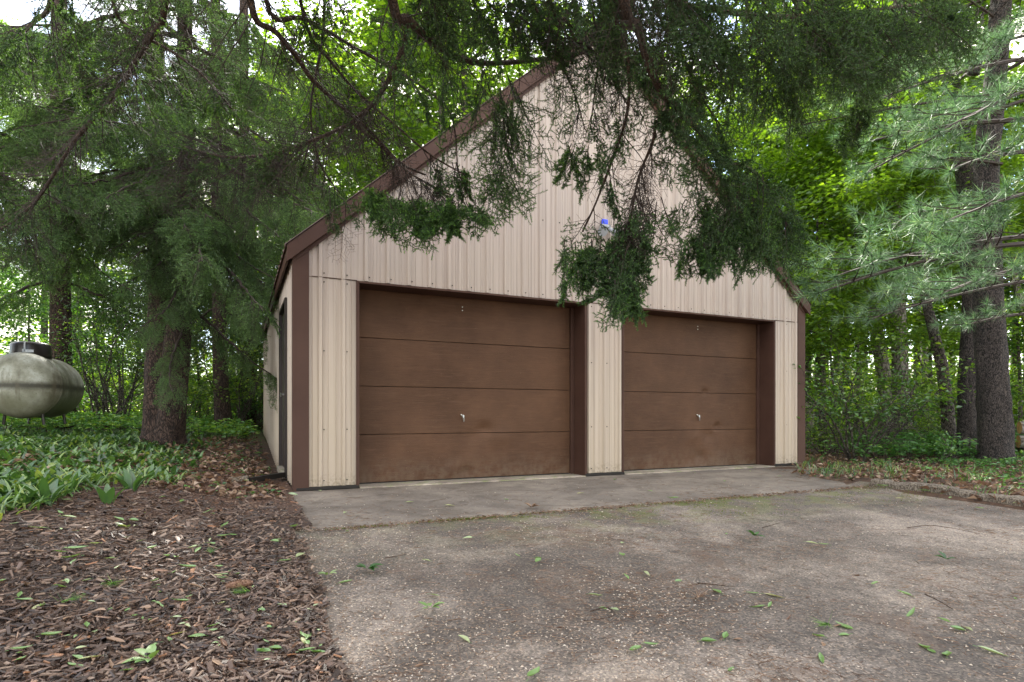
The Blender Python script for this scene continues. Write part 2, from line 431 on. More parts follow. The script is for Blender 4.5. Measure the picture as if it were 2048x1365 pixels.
def m_concrete(name, k=1.0, moss=0.0):
    m, nt, nd, lk = newmat(name); bs = nd['Principled BSDF']
    v = coords(nd, lk)
    n1 = noise(nd, lk, v, 1.2, 6, 0.65, 0.5); n2 = noise(nd, lk, v, 60, 4, 0.7); n3 = noise(nd, lk, v, 9, 5)
    base = ramp(nd, [(0.34, (0.10 * k, 0.082 * k, 0.066 * k)), (0.5, (0.19 * k, 0.158 * k, 0.128 * k)), (0.66, (0.30 * k, 0.255 * k, 0.205 * k))])
    lk.new(mathn(nd, lk, 'ADD', mathn(nd, lk, 'MULTIPLY', n1, 0.75), mathn(nd, lk, 'MULTIPLY', n2, 0.25)), base.inputs[0])
    n4 = noise(nd, lk, v, 3.5, 6, 0.7, 1.0)
    bd = mix(nd, lk, maprange(nd, lk, n4, 0.5, 0.62, 0, 0.55), base.outputs[0], (0.085 * k, 0.066 * k, 0.05 * k))
    c = mix(nd, lk, maprange(nd, lk, n2, 0.6, 0.7, 0, 0.5), bd, (0.33 * k, 0.29 * k, 0.25 * k))
    if moss: c = mix(nd, lk, maprange(nd, lk, n3, 0.48, 0.62, 0, moss), c, (0.14, 0.19, 0.05))
    lk.new(c, bs.inputs['Base Color']); bs.inputs['Roughness'].default_value = 0.88
    bump(nd, lk, mathn(nd, lk, 'ADD', n2, n3), 0.35, 0.006, bs)
    return m

def m_tank():
    m, nt, nd, lk = newmat('weathered_tank_paint'); bs = nd['Principled BSDF']
    v = coords(nd, lk); vs = coords(nd, lk, (9, 9, 1.2))
    n1 = noise(nd, lk, v, 2.5, 6, 0.65); n2 = noise(nd, lk, v, 30, 5, 0.7); n3 = noise(nd, lk, vs, 1.5, 5)
    sp = nd.new('ShaderNodeSeparateXYZ'); tc = nd.new('ShaderNodeTexCoord'); lk.new(tc.outputs['Object'], sp.inputs[0])
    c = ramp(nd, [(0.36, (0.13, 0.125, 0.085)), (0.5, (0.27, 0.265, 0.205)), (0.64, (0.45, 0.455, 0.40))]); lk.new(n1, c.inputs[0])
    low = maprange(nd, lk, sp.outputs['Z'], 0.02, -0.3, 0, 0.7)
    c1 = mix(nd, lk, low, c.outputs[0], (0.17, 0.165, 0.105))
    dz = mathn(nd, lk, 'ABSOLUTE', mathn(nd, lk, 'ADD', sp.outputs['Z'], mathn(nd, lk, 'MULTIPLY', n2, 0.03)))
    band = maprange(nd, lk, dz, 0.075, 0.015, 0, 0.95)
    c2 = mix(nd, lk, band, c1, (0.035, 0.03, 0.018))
    streak = mathn(nd, lk, 'MULTIPLY', maprange(nd, lk, n3, 0.5, 0.66), maprange(nd, lk, dz, 0.3, 0.02, 0.15, 0.75))
    c3 = mix(nd, lk, streak, c2, (0.09, 0.075, 0.045))
    c4 = mix(nd, lk, maprange(nd, lk, n2, 0.58, 0.66, 0, 0.55), c3, (0.10, 0.10, 0.06))
    lk.new(c4, bs.inputs['Base Color']); bs.inputs['Roughness'].default_value = 0.6
    bump(nd, lk, n2, 0.2, 0.004, bs)
    return m

M = {}
M['siding'] = m_siding()
M['door'] = m_brown('embossed_brown_door', (0.046, 0.021, 0.010), (0.112, 0.056, 0.030))
M['trim'] = m_brown('brown_trim_paint', (0.052, 0.025, 0.018), (0.076, 0.039, 0.028), False)
M['roof'] = simple('brown_roof_steel', (0.10, 0.055, 0.042), 0.5)
M['dark'] = simple('dark_gap', (0.012, 0.009, 0.007), 0.8)
M['wallcore'] = simple('framing_timber', (0.10, 0.07, 0.05), 0.8)
M['sidedoor'] = simple('dark_brown_side_door', (0.022, 0.013, 0.010), 0.5)
M['metal'] = simple('dull_chrome', (0.55, 0.55, 0.52), 0.3, 0.9)
M['blue'] = simple('blue_lens', (0.01, 0.05, 0.75), 0.3, 0, 0.1)
M['greyplastic'] = simple('grey_plastic', (0.35, 0.37, 0.4), 0.4)
M['ground'] = m_ground(); M['mulch'] = m_mulch(); M['asphalt'] = m_asphalt()
M['slab'] = m_concrete('apron_concrete', 0.9); M['sill'] = m_concrete('sill_concrete', 1.55, 0.5)
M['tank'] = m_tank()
M['dome'] = simple('black_dome_plastic', (0.018, 0.014, 0.013), 0.35)
M['bark_pine'] = m_bark('pine_bark', (0.003, 0.002, 0.0015), (0.014, 0.010, 0.008), (0.075, 0.058, 0.05), 1.9)
M['bark_spruce'] = m_bark('spruce_bark', (0.010, 0.005, 0.003), (0.038, 0.020, 0.014), (0.075, 0.045, 0.033), 1.3)
M['bark_grey'] = m_bark('smooth_grey_bark', (0.035, 0.03, 0.022), (0.11, 0.095, 0.075), (0.2, 0.18, 0.15), 0.5, 0.5)
M['bark_dark'] = m_bark('dark_forest_bark', (0.010, 0.008, 0.006), (0.05, 0.04, 0.03), (0.12, 0.1, 0.08), 1.2)
M['twig'] = simple('spruce_twig_bark', (0.028, 0.018, 0.013), 0.85, 0, 0.35, 20)
M['limb'] = m_bark('spruce_limb_bark', (0.018, 0.008, 0.005), (0.075, 0.036, 0.022), (0.13, 0.08, 0.055), 2.5)
M['needle'] = leaf_mat('spruce_needles', [(0, (0.018, 0.042, 0.014)), (0.5, (0.045, 0.10, 0.03)), (0.8, (0.09, 0.20, 0.04)), (1, (0.17, 0.38, 0.055))], 0.35, 0.03)
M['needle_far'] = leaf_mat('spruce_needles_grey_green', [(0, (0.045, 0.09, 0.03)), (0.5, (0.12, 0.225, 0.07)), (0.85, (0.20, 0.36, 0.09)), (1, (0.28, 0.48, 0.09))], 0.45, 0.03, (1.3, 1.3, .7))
M['pine'] = leaf_mat('pine_needles', [(0, (0.03, 0.065, 0.025)), (0.5, (0.085, 0.17, 0.075)), (0.9, (0.18, 0.31, 0.15)), (1, (0.24, 0.30, 0.06))], 0.25, 0.05, (1.1, 1.2, .8))
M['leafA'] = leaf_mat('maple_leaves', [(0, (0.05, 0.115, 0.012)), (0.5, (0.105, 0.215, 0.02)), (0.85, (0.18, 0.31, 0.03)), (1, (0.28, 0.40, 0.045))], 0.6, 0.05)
M['leafB'] = leaf_mat('dark_green_leaves', [(0, (0.02, 0.06, 0.012)), (0.5, (0.04, 0.12, 0.02)), (0.9, (0.08, 0.2, 0.03)), (1, (0.12, 0.26, 0.04))], 0.45, 0.06)  # deeper green than the maple leaves
M['lily'] = leaf_mat('lily_leaves', [(0, (0.02, 0.06, 0.015)), (0.5, (0.06, 0.145, 0.035)), (0.8, (0.13, 0.24, 0.06)), (1, (0.26, 0.34, 0.09))], 0.35, 0.07, rough=0.4)
M['plant'] = leaf_mat('woodland_plants', [(0, (0.03, 0.09, 0.022)), (0.5, (0.07, 0.20, 0.045)), (0.9, (0.13, 0.30, 0.06)), (1, (0.22, 0.37, 0.05))], 0.4, 0.06)
M['fallen'] = leaf_mat('fallen_green_leaves', [(0, (0.09, 0.20, 0.04)), (0.4, (0.18, 0.30, 0.09)), (0.8, (0.32, 0.40, 0.21)), (1, (0.40, 0.37, 0.15))], 0.2, 0.08)
M['dead'] = leaf_mat('dead_leaves', [(0, (0.07, 0.035, 0.02)), (0.5, (0.17, 0.09, 0.05)), (0.9, (0.30, 0.2, 0.13)), (1, (0.42, 0.32, 0.24))], 0.1, 0.04, (1, 1, 1))
M['chips'] = leaf_mat('wood_chips', [(0, (0.022, 0.013, 0.009)), (0.4, (0.065, 0.036, 0.023)), (0.75, (0.135, 0.083, 0.058)), (0.95, (0.26, 0.185, 0.135)), (1, (0.28, 0.12, 0.05))], 0.0, 0.05, (1, 1, 1))
M['seeds'] = leaf_mat('pale_seed_husks', [(0, (0.20, 0.13, 0.085)), (0.5, (0.40, 0.31, 0.23)), (1, (0.62, 0.55, 0.46))], 0.0, 0.02, (1, 1, 1))
M['timber'] = m_bark('weathered_timber', (0.05, 0.038, 0.027), (0.15, 0.12, 0.09), (0.24, 0.2, 0.155), 2.0, 0.5)
M['cutwood'] = simple('cut_wood_face', (0.5, 0.27, 0.1), 0.7, 0, 0.35, 8)
M['cone'] = simple('cone_scales', (0.22, 0.12, 0.075), 0.7, 0, 0.3, 60)
M['post'] = simple('old_grey_board', (0.17, 0.15, 0.11), 0.85, 0, 0.35, 10, 0.4)

# ---------------------------------------------------------------- ground
def sheet(name, xs, ys, zf, mat, off=0.0):
    X, Y = np.meshgrid(xs, ys, indexing='ij'); Z = zf(X, Y) + off
    V = np.stack([X, Y, Z], -1).reshape(-1, 3); nx, ny = len(xs), len(ys)
    i, j = np.meshgrid(np.arange(nx - 1), np.arange(ny - 1), indexing='ij'); a = (i * ny + j).ravel()
    F = np.stack([a, a + ny, a + ny + 1, a + 1], 1)
    mb = MB(); mb.add(V, F); o = mb.obj(name, mat, smooth=True); o['kind'] = 'structure'; return o

gx = np.unique(np.concatenate([np.linspace(-120, -12, 28), np.linspace(-12, 14, 160), np.linspace(14, 120, 28)]))
gy = np.unique(np.concatenate([np.linspace(-60, -9, 16), np.linspace(-9, 16, 150), np.linspace(16, 140, 32)]))
def zground(x, y):
    z = Hh(x, y)
    under = sstep(-0.45, -0.2, x) * sstep(5.75, 5.5, x) * sstep(0.35, 0.1, y) + sstep(-0.1, 0.15, x) * sstep(7.3, 7.1, x) * sstep(-0.1, 0.1, y) * sstep(7.4, 7.1, y)
    return z - 0.06 * np.clip(under, 0, 1)
sheet('ground', gx, gy, zground, M['ground'])

def drive_left(y):   # left edge of the asphalt
    return -0.24 + 0.035 * np.sin(y * 1.6) + 0.012 * np.sin(y * 7.3 + 1) + 0.006 * np.sin(y * 17)
def drive_right(y):
    return 5.70 + 0.03 * np.sin(y * 1.7) + 0.4 * sstep(-2.5, -1.9, y)
us = np.linspace(0, 1, 60); ys = np.unique(np.concatenate([np.linspace(-16, -6, 12), np.linspace(-6, -1.9, 60)]))
U, Y = np.meshgrid(us, ys, indexing='ij')
X = drive_left(Y) * (1 - U) + drive_right(Y) * U
Z = Hh(X, Y) - 0.004 + 0.012 * (np.sin(X * 1.9 + Y) * np.sin(Y * 1.3 - X)) * sstep(-1.9, -2.6, Y) - 0.02 * sstep(0.97, 1.0, U)
ny = len(ys); i, j = np.meshgrid(np.arange(len(us) - 1), np.arange(ny - 1), indexing='ij'); a = (i * ny + j).ravel()
mb = MB(); mb.add(np.stack([X, Y, Z], -1).reshape(-1, 3), np.stack([a, a + ny, a + ny + 1, a + 1], 1))
o = mb.obj('driveway', M['asphalt'], smooth=True); o['kind'] = 'structure'

# mulch bed sheet
ux = np.linspace(0, 1, 50); ym = np.linspace(-9, 1.2, 90)
U, Y = np.meshgrid(ux, ym, indexing='ij')
xr = np.where(Y > -0.1, -0.02, np.where(Y > -2.12, -0.07 + 0.015 * np.sin(Y * 9), drive_left(Y) + 0.03 + 0.02 * np.sin(Y * 13))); xl = -7.5
X = xr * (1 - U) + xl * U
Z = Hh(X, Y) + 0.008 + 0.006 * np.sin(X * 5 + 3 * np.sin(Y * 4)) - 0.03 * sstep(0.9, 1.2, Y) + 0.012 * sstep(0.04, 0, U) * (Y > -2.2)
ny = len(ym); i, j = np.meshgrid(np.arange(len(ux) - 1), np.arange(ny - 1), indexing='ij'); a = (i * ny + j).ravel()
mb = MB(); mb.add(np.stack([X, Y, Z], -1).reshape(-1, 3), np.stack([a, a + 1, a + ny + 1, a + ny], 1))
o = mb.obj('mulch_bed', M['mulch'], smooth=True); o['kind'] = 'structure'

# concrete apron with a worn front edge
rs = np.random.default_rng(3)
n = 90; xs = np.linspace(-0.10, 7.45, n)
fr = -2.08 + 0.02 * rs.standard_normal(n) - 0.02 * (xs / 7); fr = np.where(xs > 5.4, -2.08 + (xs - 5.4) * 0.98, fr)
fr[:4] += [0.05, 0.03, 0.01, 0]
V = []; 
for k in range(n): V += [(xs[k], 0.30, 0.008), (xs[k], fr[k] + .02, 0.004 + 0.003 * rs.random()), (xs[k], fr[k], -0.012), (xs[k], fr[k], -0.14), (xs[k], 0.30, -0.14)]
F = []
for k in range(n - 1):
    a = k * 5; b = a + 5
    for q in range(5): r = (q + 1) % 5; F.append((a + q, a + r, b + r, b + q))
mb = MB(); mb.add(V, F); mb.F.append((np.array([[0, 4, 3, 2, 1]], np.int32), 0)); mb.F.append((np.array([[0, 1, 2, 3, 4]], np.int32) + (n - 1) * 5, 0))
o = mb.obj('concrete_apron', M['slab']); o['kind'] = 'structure'

# ---------------------------------------------------------------- garage
BW, BD, RX, RZ, PITCH = 7.25, 7.40, 3.625, 5.70, 0.88
def roofz(x): return RZ - PITCH * np.abs(x - RX)
HD = 2.135      # door head
OP = [(0.626, 3.367), (3.955, 6.62)]
garage = thing('garage', 'two-car garage clad in ribbed beige steel with brown trim and a steep gable', 'garage')

# solid wall core
mb = MB()
def core(x0, x1, z0=None, top=True):
    pass
poly = [(0.03, 0.0), (BW - 0.03, 0.0), (BW - 0.03, float(roofz(BW - 0.03)) - 0.09), (RX, RZ - 0.09), (0.03, float(roofz(0.03)) - 0.09)]
V = [(x, 0.42, z) for x, z in poly] + [(x, BD - 0.03, z) for x, z in poly]
mb.add(V, [(q, (q + 1) % 5, (q + 1) % 5 + 5, q + 5) for q in range(5)])
mb.F.append((np.array([[4, 3, 2, 1, 0]], np.int32), 0)); mb.F.append((np.array([[5, 6, 7, 8, 9]], np.int32), 0))
for x0, x1 in ((0.03, OP[0][0] - 0.02), (OP[0][1] + 0.02, OP[1][0] - 0.02), (OP[1][1] + 0.02, BW - 0.03)):
    box(mb, x0, x1, 0.03, 0.415, 0.0, HD + 0.02)
# gable prism above the door heads
poly = [(0.03, HD + 0.022), (BW - 0.03, HD + 0.022), (BW - 0.03, float(roofz(BW - 0.03)) - 0.09), (RX, RZ - 0.09), (0.03, float(roofz(0.03)) - 0.09)]
n0 = mb.n
V = [(x, 0.03, z) for x, z in poly] + [(x, 0.415, z) for x, z in poly]
mb.add(V, [(q, (q + 1) % 5, (q + 1) % 5 + 5, q + 5) for q in range(5)])
mb.F.append((np.array([[4, 3, 2, 1, 0]], np.int32) + n0, 0)); mb.F.append((np.array([[5, 6, 7, 8, 9]], np.int32) + n0, 0))
mb.obj('wall', M['wallcore'], garage)

RIB0, RSP = 0.241, 0.2286
def profile(u0, u1, off=RIB0):
    """rib profile: positions along the wall and how far they stand proud"""
    pts = []
    k0 = int(math.floor((u0 - off) / RSP)) - 1
    k1 = int(math.ceil((u1 - off) / RSP)) + 1
    for k in range(k0, k1 + 1):
        c = off + k * RSP
        for du, h in ((-0.028, 0.0), (-0.014, 0.024), (0.014, 0.024), (0.028, 0.0), (0.071, 0.0), (0.0775, 0.006), (0.084, 0.0), (0.1455, 0.0), (0.152, 0.006), (0.1585, 0.0)):
            pts.append((c + du, h))
    pts = [(u, h) for u, h in pts if u0 < u < u1]
    def at(u):
        c = (u - off) % RSP
        if c > RSP - 0.027 or c < 0.027:
            d = min(c, RSP - c); return 0.024 if d < 0.014 else max(0.0, 0.024 * (0.028 - d) / 0.014)
        return 0.0
    return [(u0, at(u0))] + pts + [(u1, at(u1))]

def sheetobj(u0, u1, z0, ztop, place, rows=1, name='siding_sheet', wav=0.0012):
    pr = profile(u0, u1); mb = MB(); V = []
    for u, h in pr:
        zt = ztop(u)
        for r in range(rows + 1):
            z = z0 + (zt - z0) * r / rows
            V.append(place(u, h + wav * math.sin(u * 7 + z * 3.1) + wav, z))
    m = rows + 1; F = []
    for k in range(len(pr) - 1):
        for r in range(rows):
            a = k * m + r; F.append((a, a + m, a + m + 1, a + 1))
    # turned-back edges give the sheet its thickness
    n = len(V)
    mb.add(V, F)
    A = [V[r] for r in range(m)]; Bk = [place(pr[0][0], -0.006, v[2]) for v in A]
    mb.add(A + Bk, [(r, r + 1, r + 1 + m, r + m) for r in range(rows)])
    A = [V[(len(pr) - 1) * m + r] for r in range(m)]; Bk = [place(pr[-1][0], -0.006, v[2]) for v in A]
    mb.add(A + Bk, [(r, r + m, r + 1 + m, r + 1) for r in range(rows)])
    bot = [V[k * m] for k in range(len(pr))]; bb = [place(pr[k][0], -0.006, V[k * m][2]) for k in range(len(pr))]
    q = len(pr)
    mb.add(bot + bb, [(k, k + q, k + q + 1, k + 1) for k in range(q - 1)])
    return mb.obj(name, M['siding'], garage)

front = lambda u, h, z: (u, 0.004 - h, z)
ZJ = 2.165
eps = 0.0012
u = 0.10
edges = [0.0] + [RIB0 + RSP * (3.5 + 4 * k) - RSP * 1.0 for k in range(7)] + [BW]
for k in range(len(edges) - 1):
    a, b = edges[k] + eps, edges[k + 1] - eps
    if a < RX < b:       # split at the ridge so that the top follows the rake
        sheetobj(a, RX - eps, ZJ, lambda u: float(roofz(u)) - 0.08, front, 3)
        sheetobj(RX + eps, b, ZJ, lambda u: float(roofz(u)) - 0.08, front, 3)
    else:
        sheetobj(a, b, ZJ, lambda u: float(roofz(u)) - 0.08, front, 3)
for a, b in ((0.0, OP[0][0] - 0.012), (OP[0][1] + 0.03, OP[1][0] - 0.03), (OP[1][1] + 0.03, BW)):
    sheetobj(a + eps, b - eps, 0.045, lambda u: ZJ - 0.006, front, 2)
side = lambda u, h, z: (0.004 - h, u, z)
SD0, SD1, SDH = 0.93, 1.95, 2.06
for a, b, z0 in ((0.03, SD0 - .03, 0.045), (SD0 - .03, SD1 + .03, SDH + 0.04), (SD1 + .03, 2.9, 0.0), (2.9, 3.8, 0.0), (3.8, 4.7, 0.0), (4.7, 5.6, 0.0), (5.6, 6.5, 0.0), (6.5, BD, 0.0)):
    sheetobj(a + eps, b - eps, z0, lambda u: 2.42, side, 2)
sideR = lambda u, h, z: (BW - 0.004 + h, u, z)
for k in range(8):
    sheetobj(0.03 + k * 0.92 + eps, 0.03 + (k + 1) * 0.92 - eps, 0.03, lambda u: 2.42, sideR, 1)
back = lambda u, h, z: (u, BD - 0.004 + h, z)
for k in range(4):
    sheetobj(k * RX / 2 + eps, (k + 1) * RX / 2 - eps, 0.03, lambda u: float(roofz(u)) - 0.08, back, 1)

# seam flashing at the door-head joint of the sheets
for a, b in ((0.157, OP[0][0] - 0.022), (OP[0][1] + 0.035, OP[1][0] - 0.035), (OP[1][1] + 0.035, BW - 0.157)):
    boxobj('seam_flashing', M['trim'], garage, a, b, -0.0045, 0.001, ZJ - 0.004, ZJ + 0.004)

# corner trims (L shaped), base trims, rake trims
for sgn, x in ((1, 0.0), (-1, BW)):
    mb = MB()
    xa, xb = (x - 0.026 * sgn), (x + 0.13 * sgn)
    box(mb, min(xa, xb), max(xa, xb), -0.030, -0.0225, 0.0, float(roofz(0.0)) - 0.10, 0, 0.002)
    box(mb, min(xa, xa + .007 * sgn), max(xa, xa + .007 * sgn), -0.022, 0.06, 0.0, 2.40, 0)
    xc = xb; box(mb, min(xc, xc - .006 * sgn), max(xc, xc - .006 * sgn), -0.0225, 0.002, 0.0, float(roofz(0.15)) - 0.12)
    mb.obj('corner_trim', M['trim'], garage)
for a, b in ((0.0, OP[0][0] - 0.005), (OP[0][1] + 0.005, OP[1][0] - 0.005), (OP[1][1] + 0.005, BW)):
    boxobj('base_trim', M['dark'], garage, a + (0.01 if a < .1 else 0), b - (0.01 if b > 7 else 0), -0.036, 0.02, 0.012, 0.040, 0.003)
for sgn in (-1, 1):
    th = math.atan(PITCH); c, s_ = math.cos(th), math.sin(th)
    def rk(mb, dy0, dy1, t0, t1, x0=0.0, x1=3.705):
        # x measured outwards from the ridge, t = drop below the roof line (vertical)
        V = []
        for xx in (x0, x1):
            for yy in (dy0, dy1):
                for t in (t0, t1):
                    V.append((RX + sgn * xx, yy, RZ - PITCH * xx - t))
        f = [(0, 2, 3, 1), (4, 5, 7, 6), (0, 1, 5, 4), (2, 6, 7, 3), (0, 4, 6, 2), (1, 3, 7, 5)]
        if sgn < 0: f = [q[::-1] for q in f]
        mb.add(V, f)
    mb = MB(); rk(mb, -0.075, -0.062, 0.0, 0.165); rk(mb, -0.062, 0.05, -0.004, 0.008); mb.obj('rake_trim', M['trim'], garage)
    mb = MB(); rk(mb, -0.0615, -0.032, 0.150, 0.172, 0.03, 3.66); rk(mb, -0.036, -0.028, 0.172, 0.215, 0.03, 3.61); mb.obj('rake_molding', M['trim'], garage)
    # roofing sheets
    L = 3.85 / c
    for k in range(8):
        y0, y1 = -0.08 + k * 0.945, -0.08 + (k + 1) * 0.945
        pr = [(y0 + .001, 0.0)]
        for q in range(4):
            yc = y0 + 0.12 + q * 0.235
            pr += [(yc - .03, 0), (yc - .015, .022), (yc + .015, .022), (yc + .03, 0)]
        pr.append((y1 - .001, 0.0))
        V = []; th_ = 0.012
        for yy, h in pr:
            for xx in (0.0, 3.72):
                V.append((RX + sgn * xx, yy, RZ - PITCH * xx + 0.012 + h / c))
        for yy, h in pr:
            for xx in (0.0, 3.72):
                V.append((RX + sgn * xx, yy, RZ - PITCH * xx + 0.009 + h / c - th_))
        q = len(pr); F = []
        for a in range(q - 1):
            F.append((2 * a, 2 * a + 1, 2 * a + 3, 2 * a + 2)); b = 2 * q
            F.append((b + 2 * a + 1, b + 2 * a, b + 2 * a + 2, b + 2 * a + 3))
            F.append((2 * a + 1, b + 2 * a + 1, b + 2 * a + 3, 2 * a + 3))
        mb = MB(); mb.add(V, F); mb.obj('roof_sheet', M['roof'], garage)
    x = -0.065 if sgn < 0 else BW + 0.065
    boxobj('eave_fascia', M['trim'], garage, x - .01, x + .01, -0.06, BD + 0.03, 2.315, 2.425)
    xa, xb = sorted((x + 0.012 * -sgn, (0.03 if sgn < 0 else BW - 0.03)))
    boxobj('soffit', M['dark'], garage, xa, xb, 0.06, BD, 2.275, 2.285) if False else None

# screws
mb = MB(); scr = []
for k in range(-1, 33):
    ux = RIB0 + k * RSP
    for z in (2.21, 3.10, 4.0, 4.9):
        if 0.17 < ux < BW - .17 and z < roofz(ux) - 0.3: scr.append((ux + 0.036, z))
    for z in (0.10, 0.62, 1.42, 2.12):
        if (0.17 < ux < OP[0][0] - .02) or (OP[0][1] + .05 < ux < OP[1][0] - .05) or (OP[1][1] + .05 < ux < BW - .17): scr.append((ux + 0.036, z))
a = np.arange(6) / 6 * 2 * math.pi
for ux, z in scr:
    V = [(ux + .0075 * math.cos(t), 0.001, z + .0075 * math.sin(t)) for t in a] + [(ux + .006 * math.cos(t), -0.006, z + .006 * math.sin(t)) for t in a]
    n0 = mb.n; mb.add(V, [(q, (q + 1) % 6, (q + 1) % 6 + 6, q + 6) for q in range(6)]); mb.F.append((np.array([[6, 7, 8, 9, 10, 11]], np.int32) + n0, 0))
o = mb.obj('screw_heads', M['dark'], garage); o['kind'] = 'stuff'

# doors
DY = 0.262
dents = [[(2.16, 0.60, 0.020, 0.10), (2.36, 0.50, -0.010, 0.14), (2.0, 0.52, 0.012, 0.16), (1.9, 0.10, 0.018, 0.09), (1.75, 0.12, -0.01, 0.12)],
         [(5.57, 1.10, 0.016, 0.06), (5.80, 0.60, 0.018, 0.07), (5.66, 0.47, 0.012, 0.12), (5.48, 0.16, 0.018, 0.13), (5.35, 0.45, -0.01, 0.12)]]
for di, (x0, x1) in enumerate(OP):
    gd = mkobj('garage_door', None, garage)
    gd['label'] = ['wider left door of four brown wood-grained sections', 'right door of four brown wood-grained sections with a dented middle'][di]
    nx_, nz_ = 90, 22
    for s in range(4):
        z0 = 0.028 + s * 0.5275; z1 = z0 + 0.5255
        zs = np.concatenate([[z0, z0 + .004], np.linspace(z0 + 0.02, z1 - 0.012, nz_), [z1 - .003, z1]])
        X_, Z_ = np.meshgrid(np.linspace(x0 + 0.012, x1 - 0.052, nx_), zs, indexing='ij')
        D = np.zeros_like(X_) + DY
        for cx, cz, dep, w in dents[di]:
            D += 1.7 * dep * np.exp(-(((X_ - cx) / w) ** 2 + ((Z_ - cz) / (w * .75)) ** 2))
        D += 0.0015 * np.sin(X_ * 3 + s) 
        D += np.where((Z_ < z0 + .003) | (Z_ > z1 - .002), 0.012, 0.0)
        V = np.stack([X_, D, Z_], -1).reshape(-1, 3); ny = len(zs)
        i, j = np.meshgrid(np.arange(nx_ - 1), np.arange(ny - 1), indexing='ij'); a = (i * ny + j).ravel()
        mb = MB(); mb.add(V, np.stack([a, a + ny, a + ny + 1, a + 1], 1))
        mb.obj('door_section', M['door'], gd, smooth=False)
    boxobj('backing', M['dark'], gd, x0 + .005, x1 - .045, DY + .045, DY + .06, 0.02, HD)
    boxobj('bottom_seal', M['dark'], gd, x0 + .012, x1 - .052, DY - .006, DY + .02, 0.010, 0.027)
    hx, hz = ((1.865, 0.735), (5.43, 0.735))[di]
    mb = MB()
    P = [(hx, DY + .004, hz + .02), (hx, DY - .035, hz + .02)]; path_tube(mb, P, [.013, .013], 10)
    path_tube(mb, [(hx - .004, DY - .03, hz + .032), (hx, DY - .038, hz + .0), (hx + .006, DY - .034, hz - .045)], [.009, .011, .007], 8)
    path_tube(mb, [(hx - .016, DY - .002, hz + .035), (hx - .016, DY - .012, hz + .035)], [.008, .007], 8)
    mb.obj('handle', M['metal'], gd)
    for q, (zx, zz) in enumerate(((hx, 2.03), (hx, 1.99))):
        boxobj('bolt_head', M['metal'], gd, zx - .005, zx + .005, DY - .006, DY, zz - .005, zz + .005)
    # jambs and head
    boxobj('door_jamb', M['trim'], garage, x0 - 0.018, x0 - 0.0, -0.024, DY + .04, 0.008, HD, 0.002)
    boxobj('door_jamb', M['trim'], garage, x1 + 0.0, x1 + 0.018, -0.024, DY + .04, 0.008, HD, 0.002)
    boxobj('jamb_stop', M['trim'], garage, x1 - 0.046, x1 - 0.001, DY - 0.03, DY + .04, 0.008, HD - .002, 0.002)
    boxobj('head_trim', M['trim'], garage, x0 - 0.018, x1 + 0.018, -0.026, DY + .04, HD + .001, HD + .024, 0.002)
    boxobj('face_flange', M['trim'], garage, x0 - 0.030, x0 - 0.0185, -0.026, 0.0, 0.04, HD + .024)
    boxobj('face_flange', M['trim'], garage, x1 + 0.0185, x1 + 0.030, -0.026, 0.0, 0.04, HD + .024)
    boxobj('door_sill', M['sill'], garage, x0 + .002, x1 - .002, -0.055, 0.32, 0.004, 0.019, 0.004)

# side door
sd = mkobj('side_door', None, garage); sd['label'] = 'dark brown side door in the left wall'
boxobj('door_leaf', M['sidedoor'], sd, 0.0, 0.02, SD0 + .04, SD1 - .04, 0.12, SDH - .03)
for a, b in ((SD0 - .028, SD0 + .04), (SD1 - .04, SD1 + .028)):
    boxobj('door_frame', M['sidedoor'], sd, -0.035, 0.025, a, b, 0.05, SDH)
boxobj('door_frame', M['sidedoor'], sd, -0.035, 0.025, SD0 - .028, SD1 + .028, SDH + .001, SDH + .04)
boxobj('door_threshold', M['sill'], sd, -0.06, 0.02, SD0 - .02, SD1 + .02, 0.045, 0.115, 0.004)
mb = MB(); path_tube(mb, [(0, SD0 + .12, 1.0), (-.05, SD0 + .12, 1.0), (-.07, SD0 + .12, 1.0)], [.012, .014, .026], 10); mb.obj('door_knob', M['metal'], sd)

# wall light (blue lens above two grey lamp heads)
wl = mkobj('wall_light', None, garage); wl['label'] = 'small wall light with a square blue lens above grey lamp heads'
lx, lz = 3.655, 3.19
boxobj('blue_lens', M['blue'], wl, lx - .042, lx + .042, -0.045, -0.012, lz - .032, lz + .03, 0.006)
boxobj('housing', M['greyplastic'], wl, lx - .07, lx + .07, -0.07, -0.012, lz - .11, lz - .04, 0.01)
for s in (-1, 1):
    mb = MB(); P = np.array([(lx + s * .05, -.05, lz - .09), (lx + s * .08, -.085, lz - .12), (lx + s * .11, -.15, lz - .17)])
    path_tube(mb, P, [.02, .032, .062], 14); mb.obj('lamp_head', M['greyplastic'], wl)

# wooden edging board and stub post by the side door step
st = thing('edging_board', 'low dark weathered board with a square stub post at the side door step', 'board', (0, 0, 0))
p0, p1 = gpx(462, 966), gpx(574, 967)
def orient_box(mb, A, B, w, h, z0=0.0):
    A = np.array(A, float); B = np.array(B, float); d = norm(B - A); s = np.array([-d[1], d[0], 0]) ; s = s / (np.linalg.norm(s) + 1e-9)
    up = np.array([0, 0, 1.0])
    V = []
    for Z in (z0, z0 + h):
        for P, q in ((A, -1), (A, 1), (B, 1), (B, -1)): V.append(P + s * q * w / 2 + up * Z)
    mb.add(V, [(0, 1, 2, 3), (7, 6, 5, 4), (0, 4, 5, 1), (1, 5, 6, 2), (2, 6, 7, 3), (3, 7, 4, 0)])
pz = max(p0[2], p1[2])
mb = MB(); orient_box(mb, (p0[0] + .16, p0[1] + .06, pz), (-0.05, p1[1] + .05, pz), 0.045, 0.055, -0.02); mb.obj('board', M['dark'], st)
